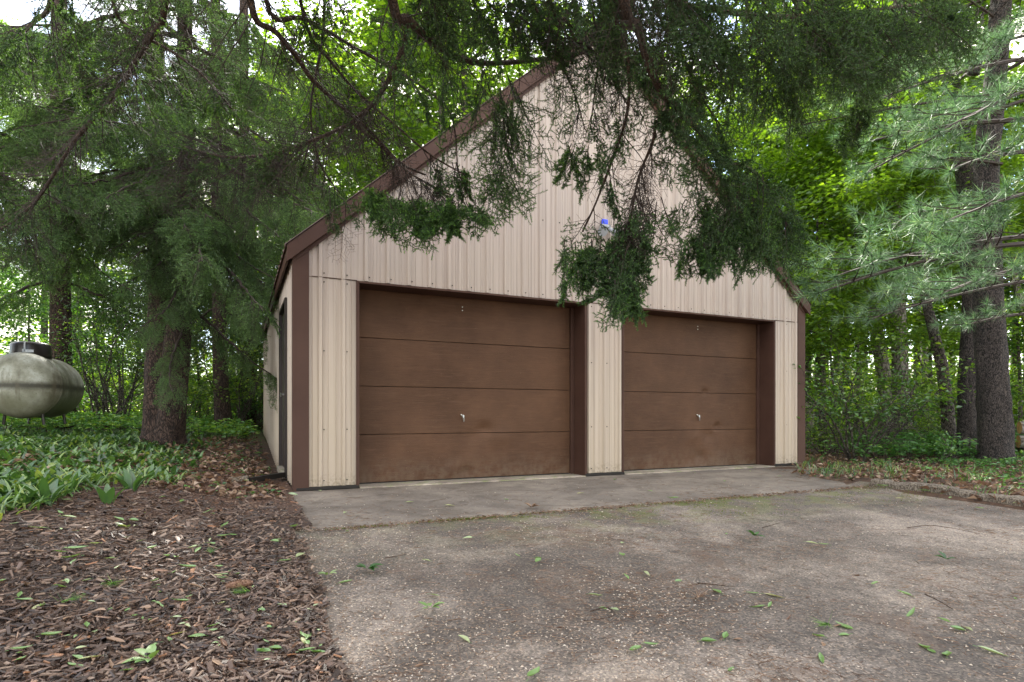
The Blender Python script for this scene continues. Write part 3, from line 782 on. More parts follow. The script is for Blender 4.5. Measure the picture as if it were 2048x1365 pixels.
mb = MB(); orient_box(mb, (p0[0], p0[1] + .1, pz), (p0[0] + .16, p0[1] + .08, pz), 0.17, 0.07, -0.02); mb.obj('stub_post', M['timber'], st)

# ---------------------------------------------------------------- propane tank
tc_ = G(72, 9.0); R_ = 0.475
ax = norm(DF * 0.927 - DR * 0.36)          # long axis
ang = math.atan2(ax[1], ax[0])
tank = thing('gas_tank', 'large weathered grey-green gas tank with a black dome lid at the left edge', 'gas tank', (0, 0, 0))
cz = 0.77 - (774 - HY) / FPX * 9.0
tank.location = (tc_[0], tc_[1], cz); tank.rotation_euler = (0, 0, ang)
mb = MB(); Lc = 0.52; k = 48; P = []; Rr = []
for t in np.linspace(0, 1, 14): P.append((-Lc - R_ * .62 * math.cos(t * math.pi / 2), 0, 0)); Rr.append(max(R_ * math.sin(t * math.pi / 2), .002))
P.append((-Lc + .03, 0, 0)); Rr.append(R_)
P.append((-Lc + .032, 0, 0)); Rr.append(R_ + .006); P.append((-Lc + .05, 0, 0)); Rr.append(R_ + .006); P.append((-Lc + .052, 0, 0)); Rr.append(R_)
for t in np.linspace(1, 0, 14): P.append((Lc + R_ * .62 * math.cos(t * math.pi / 2), 0, 0)); Rr.append(max(R_ * math.sin(t * math.pi / 2), .002))
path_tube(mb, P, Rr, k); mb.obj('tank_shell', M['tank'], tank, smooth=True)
mb = MB(); P = [(-.2, 0, R_ - .06), (-.2, 0, R_ + .0), (-.2, 0, R_ + .13), (-.2, 0, R_ + .165), (-.2, 0, R_ + .18), (-.2, 0, R_ + .182)]
path_tube(mb, P, [.25, .25, .245, .225, .17, .01], 28); mb.obj('dome_lid', M['dome'], tank, smooth=True)
boxobj('lid_strap', M['greyplastic'], tank, -0.456, -0.449, -.02, .0, R_ + .0, R_ + .16)
boxobj('gauge_plate', M['greyplastic'], tank, -0.47, -0.46, -.12, -.02, R_ + .01, R_ + .05)
for xx in (-0.45, 0.45):
    mb = MB(); path_tube(mb, [(xx, .0, R_ - .02), (xx - .02, .0, R_ + .05), (xx + .03, 0, R_ + .06), (xx + .05, 0, R_ - .02)], [.016] * 4, 6); mb.obj('lifting_lug', M['greyplastic'], tank)
    for sy in (-1, 1):
        mb = MB(); path_tube(mb, [(xx, sy * .22, -R_ + .07), (xx, sy * .24, -R_ - .10)], [.022, .02], 8); mb.obj('leg', M['dome'], tank)

# ================================================================ vegetation
# ---------------------------------------------------------------- spruce sprays (shared building blocks)
def vn(x, y, z):
    l = math.sqrt(x * x + y * y + z * z) + 1e-9
    return x / l, y / l, z / l

def make_spray(seed, L, hang, nf, nd=230, side_n=1.0, needlelen=0.0165):
    """one drooping branchlet along +X with side shoots; returns twig segments and needles"""
    r = np.random.default_rng(seed); R = r.random(60000); ri = [0]
    def rnd():
        ri[0] = (ri[0] + 1) % 60000; return float(R[ri[0]])
    S0, S1, A0, A1, NB, ND, NL, NT = [], [], [], [], [], [], [], []
    g = (1, 0, 0) if hang else (0, 0, -1)
    def grow(p, d, l, rad, lev, alive, plane):
        n = max(2, int(l / 0.04)); st = l / n
        for i in range(n):
            t = i / n
            w = (0.13, 0.035, 0.0)[lev] if hang else (0.06, 0.05, 0.02)[lev]
            nz = (.24, .17, .12)[lev]; d = vn(d[0] + g[0] * w + (rnd() - .5) * nz, d[1] + g[1] * w + (rnd() - .5) * nz, d[2] + g[2] * w + (rnd() - .5) * nz)
            q = (p[0] + d[0] * st, p[1] + d[1] * st, p[2] + d[2] * st)
            ra, rb = rad * (1 - .75 * t), rad * (1 - .75 * (t + 1 / n))
            S0.append(p); S1.append(q); A0.append(ra); A1.append(rb)
            al = alive + t * (0.35 if lev == 0 else 0.25)
            if al > nf:
                m = int(st * nd + rnd())
                tipb = 0.55 + 0.45 * (t if lev > 0 else t * t)
                for k in range(m):
                    f = (k + rnd()) / max(m, 1)
                    NB.append((p[0] + (q[0] - p[0]) * f, p[1] + (q[1] - p[1]) * f, p[2] + (q[2] - p[2]) * f))
                    ND.append((d[0] * .9 + (rnd() - .5) * 1.8, d[1] * .9 + (rnd() - .5) * 1.8, d[2] * .9 + (rnd() - .5) * 1.8))
                    NL.append(needlelen * (.7 + .5 * rnd())); NT.append(rnd() * .55 + (0.45 * rnd() if (lev == 2 and t > .4) else 0.0) * 1.0)
            if lev < 2 and (i > 0 or lev == 1):
                for sgn in (1, -1):
                    if rnd() < (0.8 if lev == 0 else 0.62) * side_n:
                        cl = (l * .42 * (1.05 - .75 * t) if lev == 0 else 0.045 + 0.055 * rnd()) * (.55 + .7 * rnd())
                        if cl < .03: continue
                        a = 0.8 + 0.4 * rnd()
                        pl = plane + (rnd() - .5) * (.6 if hang else .3)
                        # side vector in a plane containing d
                        ux, uy, uz = 0.0, math.cos(pl), math.sin(pl)
                        dt = d[0] * ux + d[1] * uy + d[2] * uz
                        ux, uy, uz = vn(ux - dt * d[0], uy - dt * d[1], uz - dt * d[2])
                        cd = vn(d[0] * math.cos(a) + sgn * ux * math.sin(a), d[1] * math.cos(a) + sgn * uy * math.sin(a), d[2] * math.cos(a) + sgn * uz * math.sin(a))
                        grow(q, cd, cl, rb * .62, lev + 1, al + 0.10 + (rnd() - .5) * .25, plane + (rnd() - .5) * .6)
            p = q
    grow((0, 0, 0), (1, 0, 0), L, 0.0045, 0, 0.0, 0.0)
    return dict(S0=np.array(S0), S1=np.array(S1), A0=np.maximum(np.array(A0), .0011), A1=np.maximum(np.array(A1), .0009),
                NB=np.array(NB).reshape(-1, 3), ND=np.array(ND).reshape(-1, 3), NL=np.array(NL), NT=np.array(NT), L=L)

def frame(d, up=(0, 0, 1), roll=0.0):
    d = norm(d); up = np.asarray(up, float)
    if abs(d @ up) > .97: up = np.array([1.0, 0.0, 0])
    y = norm(np.cross(up, d)); z = np.cross(d, y)
    c, s = math.cos(roll), math.sin(roll)
    y2 = y * c + z * s; z2 = -y * s + z * c
    return np.stack([d, y2, z2])          # rows: images of the local axes

def put_spray(wood, ndl, sp, p, d, scale, roll, rs, nw=0.0038, tadd=0.0, keep=1.0, thick=1.0):
    Mx = frame(d, roll=roll) * scale
    p = np.asarray(p, float)
    tubes(wood, sp['S0'] @ Mx + p, sp['S1'] @ Mx + p, sp['A0'] * thick, sp['A1'] * thick, 3)
    n = len(sp['NB'])
    if n:
        k = rs.random(n) < keep
        needles(ndl, sp['NB'][k] @ Mx + p, sp['ND'][k] @ (Mx / scale), sp['NL'][k], nw, rs, 0, np.clip(sp['NT'][k] + tadd, 0, 1))

SP_BARE = [make_spray(10 + i, L, True, 9.0, side_n=.75) for i, L in enumerate((.45, .6, .75, .5))]
SP_TIP = [make_spray(20 + i, L, True, 0.36, 420, .9) for i, L in enumerate((.5, .6, .7, .45))]
SP_FULL = [make_spray(30 + i, L, True, 0.08, 420, 1.0) for i, L in enumerate((.45, .55, .7))]
SP_FLAT = [make_spray(40 + i, L, False, 0.12, 380, 1.0) for i, L in enumerate((.45, .6, .5))]

# ---------------------------------------------------------------- overhanging spruce: trunk behind the camera, limbs over the drive
rs = np.random.default_rng(11)
TB = CAM - DF * 1.9 + DR * 0.55
tz = float(Hh(TB[0], TB[1]))
osp = thing('overhanging_spruce', 'spruce whose long dark boughs hang from above in front of the gable', 'tree', (0, 0, 0))
mb = MB(); path_tube(mb, [(TB[0] + .02 * math.sin(z * 1.3), TB[1] + .02 * math.cos(z), z) for z in np.linspace(tz - .1, 11, 24)], np.linspace(.27, .1, 24), 16, jit=.06, rs=rs)
mb.obj('trunk', M['bark_spruce'], osp, smooth=True)

LIMBS = [
 # name, (px,py,depth) list, r0, r1, start height on trunk, sprays: (t0,t1,n,kind,Lmin,Lmax,down)
 ([(740, -650, 2.2), (784, 0, 3.0), (812, 35, 3.2), (861, 81, 3.5), (914, 116, 3.8), (966, 127, 4.0), (1019, 125, 4.2), (1107, 116, 4.4), (1170, 105, 4.6), (1260, 92, 4.8), (1330, 60, 5.0)], .045, .012, 4.6,
  [(.25, 1, 27, 'bare', .5, .9, .8), (.45, 1, 18, 'tip', .5, .8, .9), (.35, .95, 18, 'up', .4, .7, .2)]),
 ([(812, 50, 3.22), (812, 75, 3.3), (790, 134, 3.5), (755, 197, 3.7), (703, 246, 3.9), (633, 278, 4.1), (563, 302, 4.3), (485, 316, 4.5), (415, 308, 4.7), (360, 290, 4.9)], .028, .010, None,
  [(.1, 1, 44, 'bare', .5, 1.0, .8), (.4, 1, 15, 'tip', .4, .8, .8), (.2, .9, 25, 'up', .5, .9, .1)]),
 ([(345, -650, 2.2), (330, 0, 3.2), (316, 53, 3.35), (281, 105, 3.5), (246, 169, 3.7), (211, 211, 3.8), (158, 271, 4.0), (123, 323, 4.1), (77, 397, 4.3), (30, 440, 4.5), (-20, 470, 4.7)], .034, .010, 4.2,
  [(.25, 1, 51, 'bare', .5, .95, .7), (.35, 1, 24, 'tip', .4, .7, .8), (.2, .9, 22, 'up', .5, .9, .1)]),
 ([(470, -650, 2.3), (499, 0, 3.0), (545, 56, 3.2), (598, 120, 3.4), (626, 162, 3.5), (700, 228, 3.8), (755, 278, 4.0), (801, 327, 4.2), (850, 350, 4.4)], .032, .009, 4.9,
  [(.2, .9, 51, 'bare', .4, .8, .6), (.2, .75, 22, 'up', .5, .9, .1)]),
 ([(500, -700, 2.4), (527, 0, 3.2), (598, 32, 3.4), (661, 67, 3.6), (720, 102, 3.8), (790, 141, 4.0), (847, 176, 4.2), (896, 218, 4.3), (911, 270, 4.4), (915, 340, 4.4)], .024, .006, 5.1,
  [(.15, .85, 44, 'bare', .4, .8, .6), (.9, 1, 4, 'tip', .3, .42, 1.)]),
 ([(1225, -650, 2.2), (1248, 0, 2.9), (1276, 53, 3.1), (1293, 116, 3.25), (1318, 176, 3.4), (1348, 211, 3.5), (1392, 256, 3.7), (1428, 304, 3.9), (1442, 330, 4.0), (1490, 332, 4.2), (1530, 370, 4.3), (1560, 430, 4.4)], .05, .012, 4.4,
  [(.25, .75, 24, 'bare', .4, .8, .8), (.3, .7, 14, 'tip', .35, .6, .8), (.76, 1, 19, 'full', .35, .6, 1.), (.8, 1, 9, 'tip', .5, .7, 1.)]),
 ([(1210, -650, 2.4), (1225, 0, 3.0), (1245, 60, 3.15), (1257, 130, 3.3), (1255, 226, 3.5), (1224, 322, 3.7), (1194, 401, 3.9), (1165, 464, 4.05)], .024, .007, 4.7,
  [(.25, .95, 29, 'bare', .35, .6, .8), (.85, 1, 6, 'tip', .3, .45, 1.), (.3, .6, 9, 'tip', .3, .55, .8)]),
 ([(1311, 240, 3.55), (1306, 285, 3.6), (1278, 351, 3.7), (1261, 439, 3.8), (1255, 506, 3.85), (1249, 560, 3.9)], .017, .006, None,
  [(.1, .75, 24, 'bare', .3, .5, .9), (.5, 1, 18, 'tip', .28, .42, 1.)]),
 ([(1250, -700, 2.3), (1330, -40, 3.0), (1420, 15, 3.4), (1560, 35, 3.8), (1700, 25, 4.2), (1830, 10, 4.6)], .04, .012, 4.6,
  [(.3, 1, 46, 'full', .5, .85, 1.), (.3, 1, 51, 'tip', .6, 1.0, 1.), (.3, 1, 17, 'bare', .6, .9, 1.)]),
 ([(1400, -700, 2.6), (1480, -60, 3.2), (1600, -20, 3.6), (1740, -10, 4.0), (1850, -10, 4.3)], .03, .01, 5.0,
  [(.3, 1, 35, 'full', .5, .9, 1.), (.3, 1, 27, 'tip', .6, 1.0, 1.)]),
 ([(800, -700, 2.5), (860, -40, 3.3), (960, -15, 3.7), (1080, -10, 4.0), (1200, -25, 4.3), (1320, -30, 4.6)], .032, .01, 5.0,
  [(.3, 1, 27, 'full', .4, .65, 1.), (.3, 1, 45, 'tip', .45, .8, 1.), (.3, 1, 34, 'bare', .5, .9, 1.)]),
 ([(1060, -650, 2.6), (1100, 0, 3.4), (1132, 35, 3.6), (1150, 81, 3.75), (1177, 95, 3.85), (1220, 150, 4.0), (1255, 210, 4.2)], .022, .007, 5.0,
  [(.2, 1, 34, 'bare', .35, .6, .8), (.4, 1, 12, 'tip', .3, .5, .9)]),
 ([(140, -700, 2.3), (110, -30, 3.2), (70, 40, 3.6), (20, 90, 4.0), (-40, 130, 4.4)], .03, .01, 4.4,
  [(.2, 1, 19, 'full', .3, .55, 1.), (.2, 1, 21, 'tip', .4, .7, .9), (.2, 1, 17, 'bare', .5, .8, .9)]),
 ([(700, 243, 3.88), (760, 290, 4.0), (810, 340, 4.1), (860, 370, 4.25), (905, 392, 4.35)], .016, .006, None,
  [(.2, .8, 20, 'bare', .25, .4, .9)]),
 ([(560, -650, 2.4), (600, 10, 3.3), (660, 120, 3.6), (720, 190, 3.8), (790, 250, 4.0), (860, 310, 4.15), (930, 350, 4.3)], .02, .006, 4.9,
  [(.25, 1, 34, 'bare', .4, .8, .8), (.6, 1, 8, 'tip', .3, .5, .9)]),
 ([(640, -650, 2.5), (650, -20, 3.5), (640, 110, 3.8), (620, 220, 4.1), (640, 330, 4.3), (690, 400, 4.5)], .02, .006, 4.8,
  [(.25, 1, 34, 'bare', .4, .8, .8), (.5, 1, 14, 'tip', .35, .6, .9)]),
 ([(200, -650, 2.5), (220, -20, 3.5), (270, 60, 3.8), (370, 120, 4.0), (450, 200, 4.2), (520, 300, 4.5)], .022, .006, 4.8,
  [(.25, 1, 30, 'bare', .5, .9, .7), (.4, 1, 20, 'tip', .4, .7, .8)]),
 ([(900, -700, 2.4), (960, -20, 3.6), (1040, 30, 3.9), (1110, 110, 4.1), (1150, 190, 4.3), (1170, 260, 4.4)], .018, .005, 4.9,
  [(.3, 1, 26, 'bare', .35, .6, .7), (.3, 1, 20, 'tip', .35, .55, .9)]),
 ([(1500, -700, 2.8), (1580, -10, 3.9), (1660, 60, 4.2), (1720, 90, 4.5), (1780, 110, 4.8)], .02, .006, 5.1,
  [(.3, 1, 30, 'tip', .5, .8, 1.), (.3, 1, 24, 'full', .4, .7, 1.)]),
 ([(1330, -700, 2.6), (1370, -10, 3.5), (1420, 60, 3.8), (1500, 110, 4.1), (1560, 140, 4.4), (1610, 180, 4.6)], .02, .006, 5.1,
  [(.3, 1, 30, 'tip', .45, .75, 1.), (.3, 1, 18, 'full', .4, .6, 1.), (.3, 1, 16, 'bare', .4, .7, .9)]),
 ([(1560, -700, 2.9), (1640, -10, 4.1), (1700, 90, 4.4), (1730, 170, 4.6), (1720, 230, 4.7)], .018, .005, 5.1,
  [(.4, 1, 26, 'tip', .4, .65, 1.), (.4, 1, 22, 'full', .35, .6, 1.)]),
 ([(1440, -700, 2.7), (1490, -10, 3.7), (1530, 80, 4.0), (1560, 170, 4.2), (1600, 220, 4.4)], .018, .005, 5.1,
  [(.3, 1, 26, 'tip', .35, .6, 1.), (.3, 1, 26, 'bare', .3, .5, .9)]),
 ([(1290, -700, 2.5), (1310, -10, 3.5), (1350, 80, 3.8), (1390, 170, 4.0), (1440, 250, 4.2)], .018, .005, 5.0,
  [(.3, 1, 26, 'tip', .35, .6, 1.), (.3, 1, 30, 'bare', .3, .5, .9)]),
 ([(1150, -700, 2.5), (1180, -10, 3.6), (1200, 80, 3.8), (1190, 180, 4.0), (1180, 260, 4.2)], .016, .005, 5.0,
  [(.3, 1, 18, 'tip', .35, .55, 1.), (.3, 1, 30, 'bare', .3, .5, .9)]),
 ([(1180, -700, 2.5), (1215, -10, 3.5), (1240, 60, 3.7), (1290, 110, 3.9), (1340, 160, 4.1), (1390, 230, 4.2)], .016, .005, 5.0,
  [(.4, 1, 20, 'tip', .35, .6, 1.), (.4, 1, 14, 'full', .3, .5, 1.), (.4, 1, 16, 'bare', .3, .5, .9)]),
 ([(1020, -700, 2.5), (1060, -10, 3.6), (1120, 40, 3.8), (1180, 70, 4.0), (1230, 120, 4.1)], .016, .005, 5.0,
  [(.4, 1, 20, 'tip', .35, .6, 1.), (.4, 1, 10, 'full', .3, .5, 1.), (.4, 1, 16, 'bare', .3, .5, .9)]),
]
HELD = {}
def clump(wood, ndl, px, py, d, ln, n, spreadpx, kinds=('full',), tadd=0.05):
    """a cluster of hanging live shoots whose tops sit round the photo pixel"""
    for q in range(n):
        p = W(px + spreadpx * (rs.random() - .5) * 2, py + 12 * (rs.random() - .5), d + (rs.random() - .5) * .35)
        sp = {'full': SP_FULL, 'tip': SP_TIP, 'flat': SP_FLAT}[kinds[q % len(kinds)]]; sp = sp[int(rs.integers(len(sp)))]
        d0 = np.array([0, 0, -1.0]) + DR * (rs.random() - .5) * .9 + DF * (rs.random() - .5) * .4
        put_spray(wood, ndl, sp, p, d0, ln * (.75 + .5 * rs.random()) / sp['L'], rs.random() * 6.28, rs, tadd=tadd)

for li, (pts, r0, r1, hz, specs) in enumerate(LIMBS):
    P = [W(*q) for q in pts]
    if hz is not None:
        P = [np.array([TB[0], TB[1], max(hz, P[0][2] + .15)])] + P
    P = smooth_path(P, 5)
    for _ in range(2): P[1:-1] = (P[:-2] + 2 * P[1:-1] + P[2:]) / 4
    Rr = np.linspace(r0 * .62, r1 * .85, len(P))
    wood, ndl = MB(), MB()
    path_tube(wood, P, Rr, 7, jit=.12, rs=rs)
    wmb, nmb = MB(), MB()
    seg = np.concatenate([[0], np.cumsum(np.linalg.norm(np.diff(P, axis=0), axis=1))]); seg /= seg[-1]
    for t0, t1, n, kind, l0, l1, dn in specs:
        for q in range(n):
            t = t0 + (t1 - t0) * (q + rs.random()) / n
            i = min(int(np.searchsorted(seg, t)), len(P) - 1); i = max(i, 1)
            p = P[i]; T = norm(P[i] - P[i - 1]); sd = norm(np.cross(T, [0, 0, 1.0])) * (1 if rs.random() < .5 else -1)
            if kind == 'up':
                d0 = T * .7 + sd * (.5 + .6 * rs.random()) + np.array([0, 0, .25 * rs.random() + .05]); sp = SP_BARE if rs.random() < .7 else SP_TIP
            else:
                d0 = T * (.25 + .5 * rs.random()) + sd * (.25 + .7 * rs.random()) * (1.25 - dn * .6) + np.array([0, 0, -dn * (.5 + .8 * rs.random())])
                sp = {'bare': SP_BARE, 'tip': SP_TIP, 'full': SP_FULL}[kind]
            sp = sp[int(rs.integers(len(sp)))]
            L = l0 + (l1 - l0) * rs.random()
            put_spray(wmb, nmb, sp, p, d0, L * .72 / sp['L'], rs.random() * 6.28, rs, tadd=-.05)
    if li == 13:
        for cx, cy, n, ln in ((745, 372, 5, .24), (790, 385, 6, .28), (835, 392, 7, .30), (880, 398, 6, .26), (925, 402, 5, .22), (850, 425, 5, .18)):
            clump(wmb, nmb, cx, cy, 4.15, ln, n, 26, ('full', 'flat'), .16)
    if li == 4:
        clump(wmb, nmb, 915, 330, 4.4, .34, 3, 12, ('tip', 'full'), .05)
    if li == 0:
        clump(wmb, nmb, 985, 175, 4.1, .5, 7, 50, ('tip', 'full'), .0)
        clump(wmb, nmb, 1005, 225, 4.1, .62, 6, 25, ('tip', 'tip', 'full'), .1)
        clump(wmb, nmb, 1000, 330, 4.1, .42, 4, 25, ('tip', 'full'), .14)
        clump(wmb, nmb, 1150, 290, 4.2, .30, 5, 45, ('full', 'tip'), .05)
    if li == 7:
        clump(wmb, nmb, 1240, 480, 3.9, .34, 10, 60, ('tip', 'full'), .0)
        clump(wmb, nmb, 1235, 555, 3.9, .28, 9, 32, ('full', 'flat'), .1)
        clump(wmb, nmb, 1300, 400, 3.9, .36, 6, 25, ('tip',), .0)
    if li == 6:
        clump(wmb, nmb, 1160, 480, 4.05, .30, 7, 40, ('full', 'tip'), .08)
        put_spray(wmb, nmb, SP_FLAT[1], W(1190, 510, 4.0), -DR + np.array([0, 0, -.55]), .38 / .6, 0.3, rs, tadd=.15)
        put_spray(wmb, nmb, SP_FLAT[0], W(1200, 530, 4.0), -DR + np.array([0, 0, -.8]), .30 / .45, 0.9, rs, tadd=.15)
    if li == 5:
        for cx, cy, n, ln, sw in ((1480, 400, 10, .42, 50), (1540, 440, 9, .40, 40), (1430, 440, 7, .36, 35), (1380, 485, 5, .26, 30), (1500, 350, 7, .5, 40), (1390, 400, 4, .3, 25)):
            clump(wmb, nmb, cx, cy, 4.2, ln, n, sw, ('full', 'tip', 'full'), .04)
        put_spray(wmb, nmb, SP_FLAT[1], W(1410, 470, 4.15), -DR + np.array([0, 0, -.6]), .36 / .6, .5, rs, tadd=.15)
    b = wood.obj('bough', M['limb'], osp, smooth=True)
    o = wmb.obj('twigs', M['twig'], b); o['kind'] = 'stuff'
    if nmb.n: o = nmb.obj('needles', M['needle'], b); o['kind'] = 'stuff'

# ---------------------------------------------------------------- spruce bough meshes shared by the left-hand spruces
def bough_mesh(seed, L, nsp, live):
    rs = np.random.default_rng(seed)
    wood, ndl = MB(), MB()
    n = 22; t = np.linspace(0, 1, n)
    P = np.stack([L * t, .06 * L * np.sin(t * 4 + seed), -L * .42 * t ** 1.4 + L * .30 * np.clip(t - .55, 0, 1) ** 1.3], 1) + rs.standard_normal((n, 3)) * .01
    path_tube(wood, P, np.linspace(.032, .006, n) * (L / 2.4), 6, jit=.1, rs=rs)
    for q in range(nsp):
        tt = .14 + .86 * (q + rs.random()) / nsp; i = min(int(tt * (n - 1)), n - 2)
        T = norm(P[i + 1] - P[i]); sgn = 1 if q % 2 else -1
        alive = rs.random() < live * (.35 + .9 * tt)
        if rs.random() < .45:
            d = T * .8 + np.array([0, sgn * .9, -.15]); Ls = .95 * (1.05 - .62 * tt) * (.6 + .5 * rs.random()); fl = SP_FLAT if alive else SP_BARE
            fl = fl[int(rs.integers(len(fl)))]
            put_spray(wood, ndl, fl, P[i], d, min(Ls, 1.0) / fl['L'], 0, rs, nw=.0062, thick=1.2, keep=.6)
        else:
            d = T * .5 + np.array([0, sgn * .45 * rs.random(), -1]); Ls = (.35 + .4 * rs.random()); fl = (SP_FULL if rs.random() < .5 else SP_TIP) if alive else SP_BARE
            fl = fl[int(rs.integers(len(fl)))]
            put_spray(wood, ndl, fl, P[i], d, Ls / fl['L'], rs.random() * 6.28, rs, nw=.0062, thick=1.2, keep=.6)
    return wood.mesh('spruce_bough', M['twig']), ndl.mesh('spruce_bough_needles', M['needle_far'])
BOUGHS = [bough_mesh(50 + i, L, n, lv) for i, (L, n, lv) in enumerate(((2.6, 32, 1.3), (2.2, 28, 1.5), (2.8, 30, .8), (2.0, 24, 1.2), (1.5, 18, 1.6)))]

def spruce(name, label, base, paths, specs, seed, bark='bark_spruce', group=None):
    """paths: list of (list of points, r0, r1); specs: (stem, height, azimuth, droop, scale, variant)"""
    rs = np.random.default_rng(seed)
    root = thing(name, label, 'tree', base, group)
    sm = []
    for P, r0, r1 in paths:
        P = smooth_path(P, 6); k = len(P); t = np.linspace(0, 1, k)
        fl = np.clip(1 - t * 14, 0, 1) ** 2 * .8
        mb = MB(); path_tube(mb, P, r0 * (1 - t) + r1 * t, 18, jit=.07, rs=rs, flare=fl); mb.obj('trunk', M[bark], root, smooth=True); sm.append(P)
    for si, h, az, dr, sc, v in specs:
        P = sm[si]; i = int(np.clip(np.searchsorted(P[:, 2], h), 0, len(P) - 1)); p = P[i]
        hit = False          # no bough rests on the tank
        for rr in (1.4, 1.9, 2.4):
            q = np.asarray(base) + p + np.array([math.cos(az), math.sin(az), 0]) * rr * sc; q[2] -= (math.sin(dr) + .36) * rr * sc
            v_ = q - CAM; f_ = v_ @ DF; x_ = CX + FPX * (v_ @ DR) / f_; y_ = HY - FPX * v_[2] / f_
            if -120 < x_ < 260 and y_ > 600 and f_ < 11.5: hit = True
        if hit: continue
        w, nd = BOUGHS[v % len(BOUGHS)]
        b = mkobj('bough', w, root, p, (0, dr, az), sc)
        o = mkobj('needles', nd, b); o['kind'] = 'stuff'
    return root

def ring(rs, h0, h1, n, s0, s1, vs, dr0=0.05, dr1=.35, az0=0, az1=2 * math.pi, stem=0):
    out = []
    for q in range(n):
        t = (q + rs.random()) / n; h = h0 + (h1 - h0) * t
        out.append((stem, h, az0 + (az1 - az0) * ((q * .381966 + .1 * rs.random()) % 1), dr0 + (dr1 - dr0) * rs.random(), (s0 + (s1 - s0) * t) * (.8 + .4 * rs.random()), int(vs[int(rs.integers(len(vs)))])))
    return out

def rel(base, pts): return [np.asarray(p, float) - np.asarray(base, float) for p in pts]
AZC = math.atan2(-DF[1], -DF[0])       # azimuth pointing back to the camera
AZR = math.atan2(DR[1], DR[0])
rs = np.random.default_rng(5)
b1 = G(318, 8.2); b1[2] -= .05
stems = [(rel(b1, [b1, W(316, 800, 8.2), W(322, 640, 8.25), W(318, 450, 8.3), W(312, 200, 8.4), W(312, -200, 8.5), W(312, -900, 8.6)]), .21, .07),
         (rel(b1, [b1 + DR * .10, W(346, 800, 8.1), W(358, 640, 8.1), W(372, 450, 8.15), W(372, 200, 8.2), W(368, -200, 8.2), W(366, -800, 8.2)]), .20, .06)]
sp = ring(rs, 2.7, 6.5, 16, .85, 1.0, (0, 1, 2, 3)) + ring(rs, 2.6, 6.5, 11, .85, 1.0, (0, 1, 3), .05, .35, AZC - 1.3, AZC + 1.3) \
   + ring(rs, 2.3, 6, 8, .8, .95, (1, 0, 2), .05, .3, AZR - .7, AZR + .5, 1)
sp += [(0, 2.5, AZC - .95, -.42, .95, 2), (1, 1.9, AZR + .1, .35, .65, 2), (0, 1.95, AZC - .2, .25, .6, 2), (1, 1.65, AZC + .5, .4, .55, 2)]
sp += [(k % 2, 2.0 + .22 * k, AZC - .55 + (k * .73) % 1.75, .30 + .02 * k, .62, (1, 0, 3, 1, 4)[k % 5]) for k in range(9)]
sp += [(k % 2, 2.5 + .32 * k, AZC - 1.5 + (k * 1.13) % 3.0, .18, .95, (1, 2, 0, 3)[k % 4]) for k in range(13)]
spruce('twin_stem_spruce', 'spruce with two dark reddish trunks rising from one base left of the garage', b1, stems, sp, 1)
b2 = G(448, 12.5)
spruce('slim_spruce', 'slimmer spruce standing behind and right of the two-stemmed spruce', b2, [(rel(b2, [b2, W(440, 700, 12.5), W(436, 500, 12.5), W(432, 100, 12.6), W(430, -500, 12.8)]), .17, .07)],
       ring(rs, 2.3, 8, 24, 1.0, .8, (0, 1, 2, 3)), 2)
b3 = G(500, 14.5)
spruce('rear_spruce', 'drooping spruce seen between the slim spruce and the garage eave', b3, [(rel(b3, [b3, W(495, 700, 14.5), W(490, 500, 14.5), W(488, 100, 14.6), W(488, -400, 14.8)]), .2, .08)],
       ring(rs, 2.7, 9, 20, 1.15, .9, (0, 1, 3)), 3)
b4 = G(-130, 8.0)
spruce('edge_spruce', 'dense dark spruce filling the upper left corner, trunk outside the picture', b4, [(rel(b4, [b4, W(-130, 400, 8.0), W(-130, -200, 8.0), W(-130, -900, 8.2)]), .26, .1)],
       ring(rs, 2.9, 6.5, 23, 1.1, 1.1, (0, 1, 2, 3), .0, .3, AZC - 1.6, AZR + .3) , 4)
b5 = G(120, 12.0)
spruce('rear_left_spruce', 'tall spruce behind the gas tank, its lowest boughs hanging over the shrubs', b5, [(rel(b5, [b5, W(120, 400, 12), W(118, -200, 12), W(118, -900, 12)]), .2, .08)],
       ring(rs, 2.6, 8, 25, 1.15, .9, (0, 1, 3)), 5)

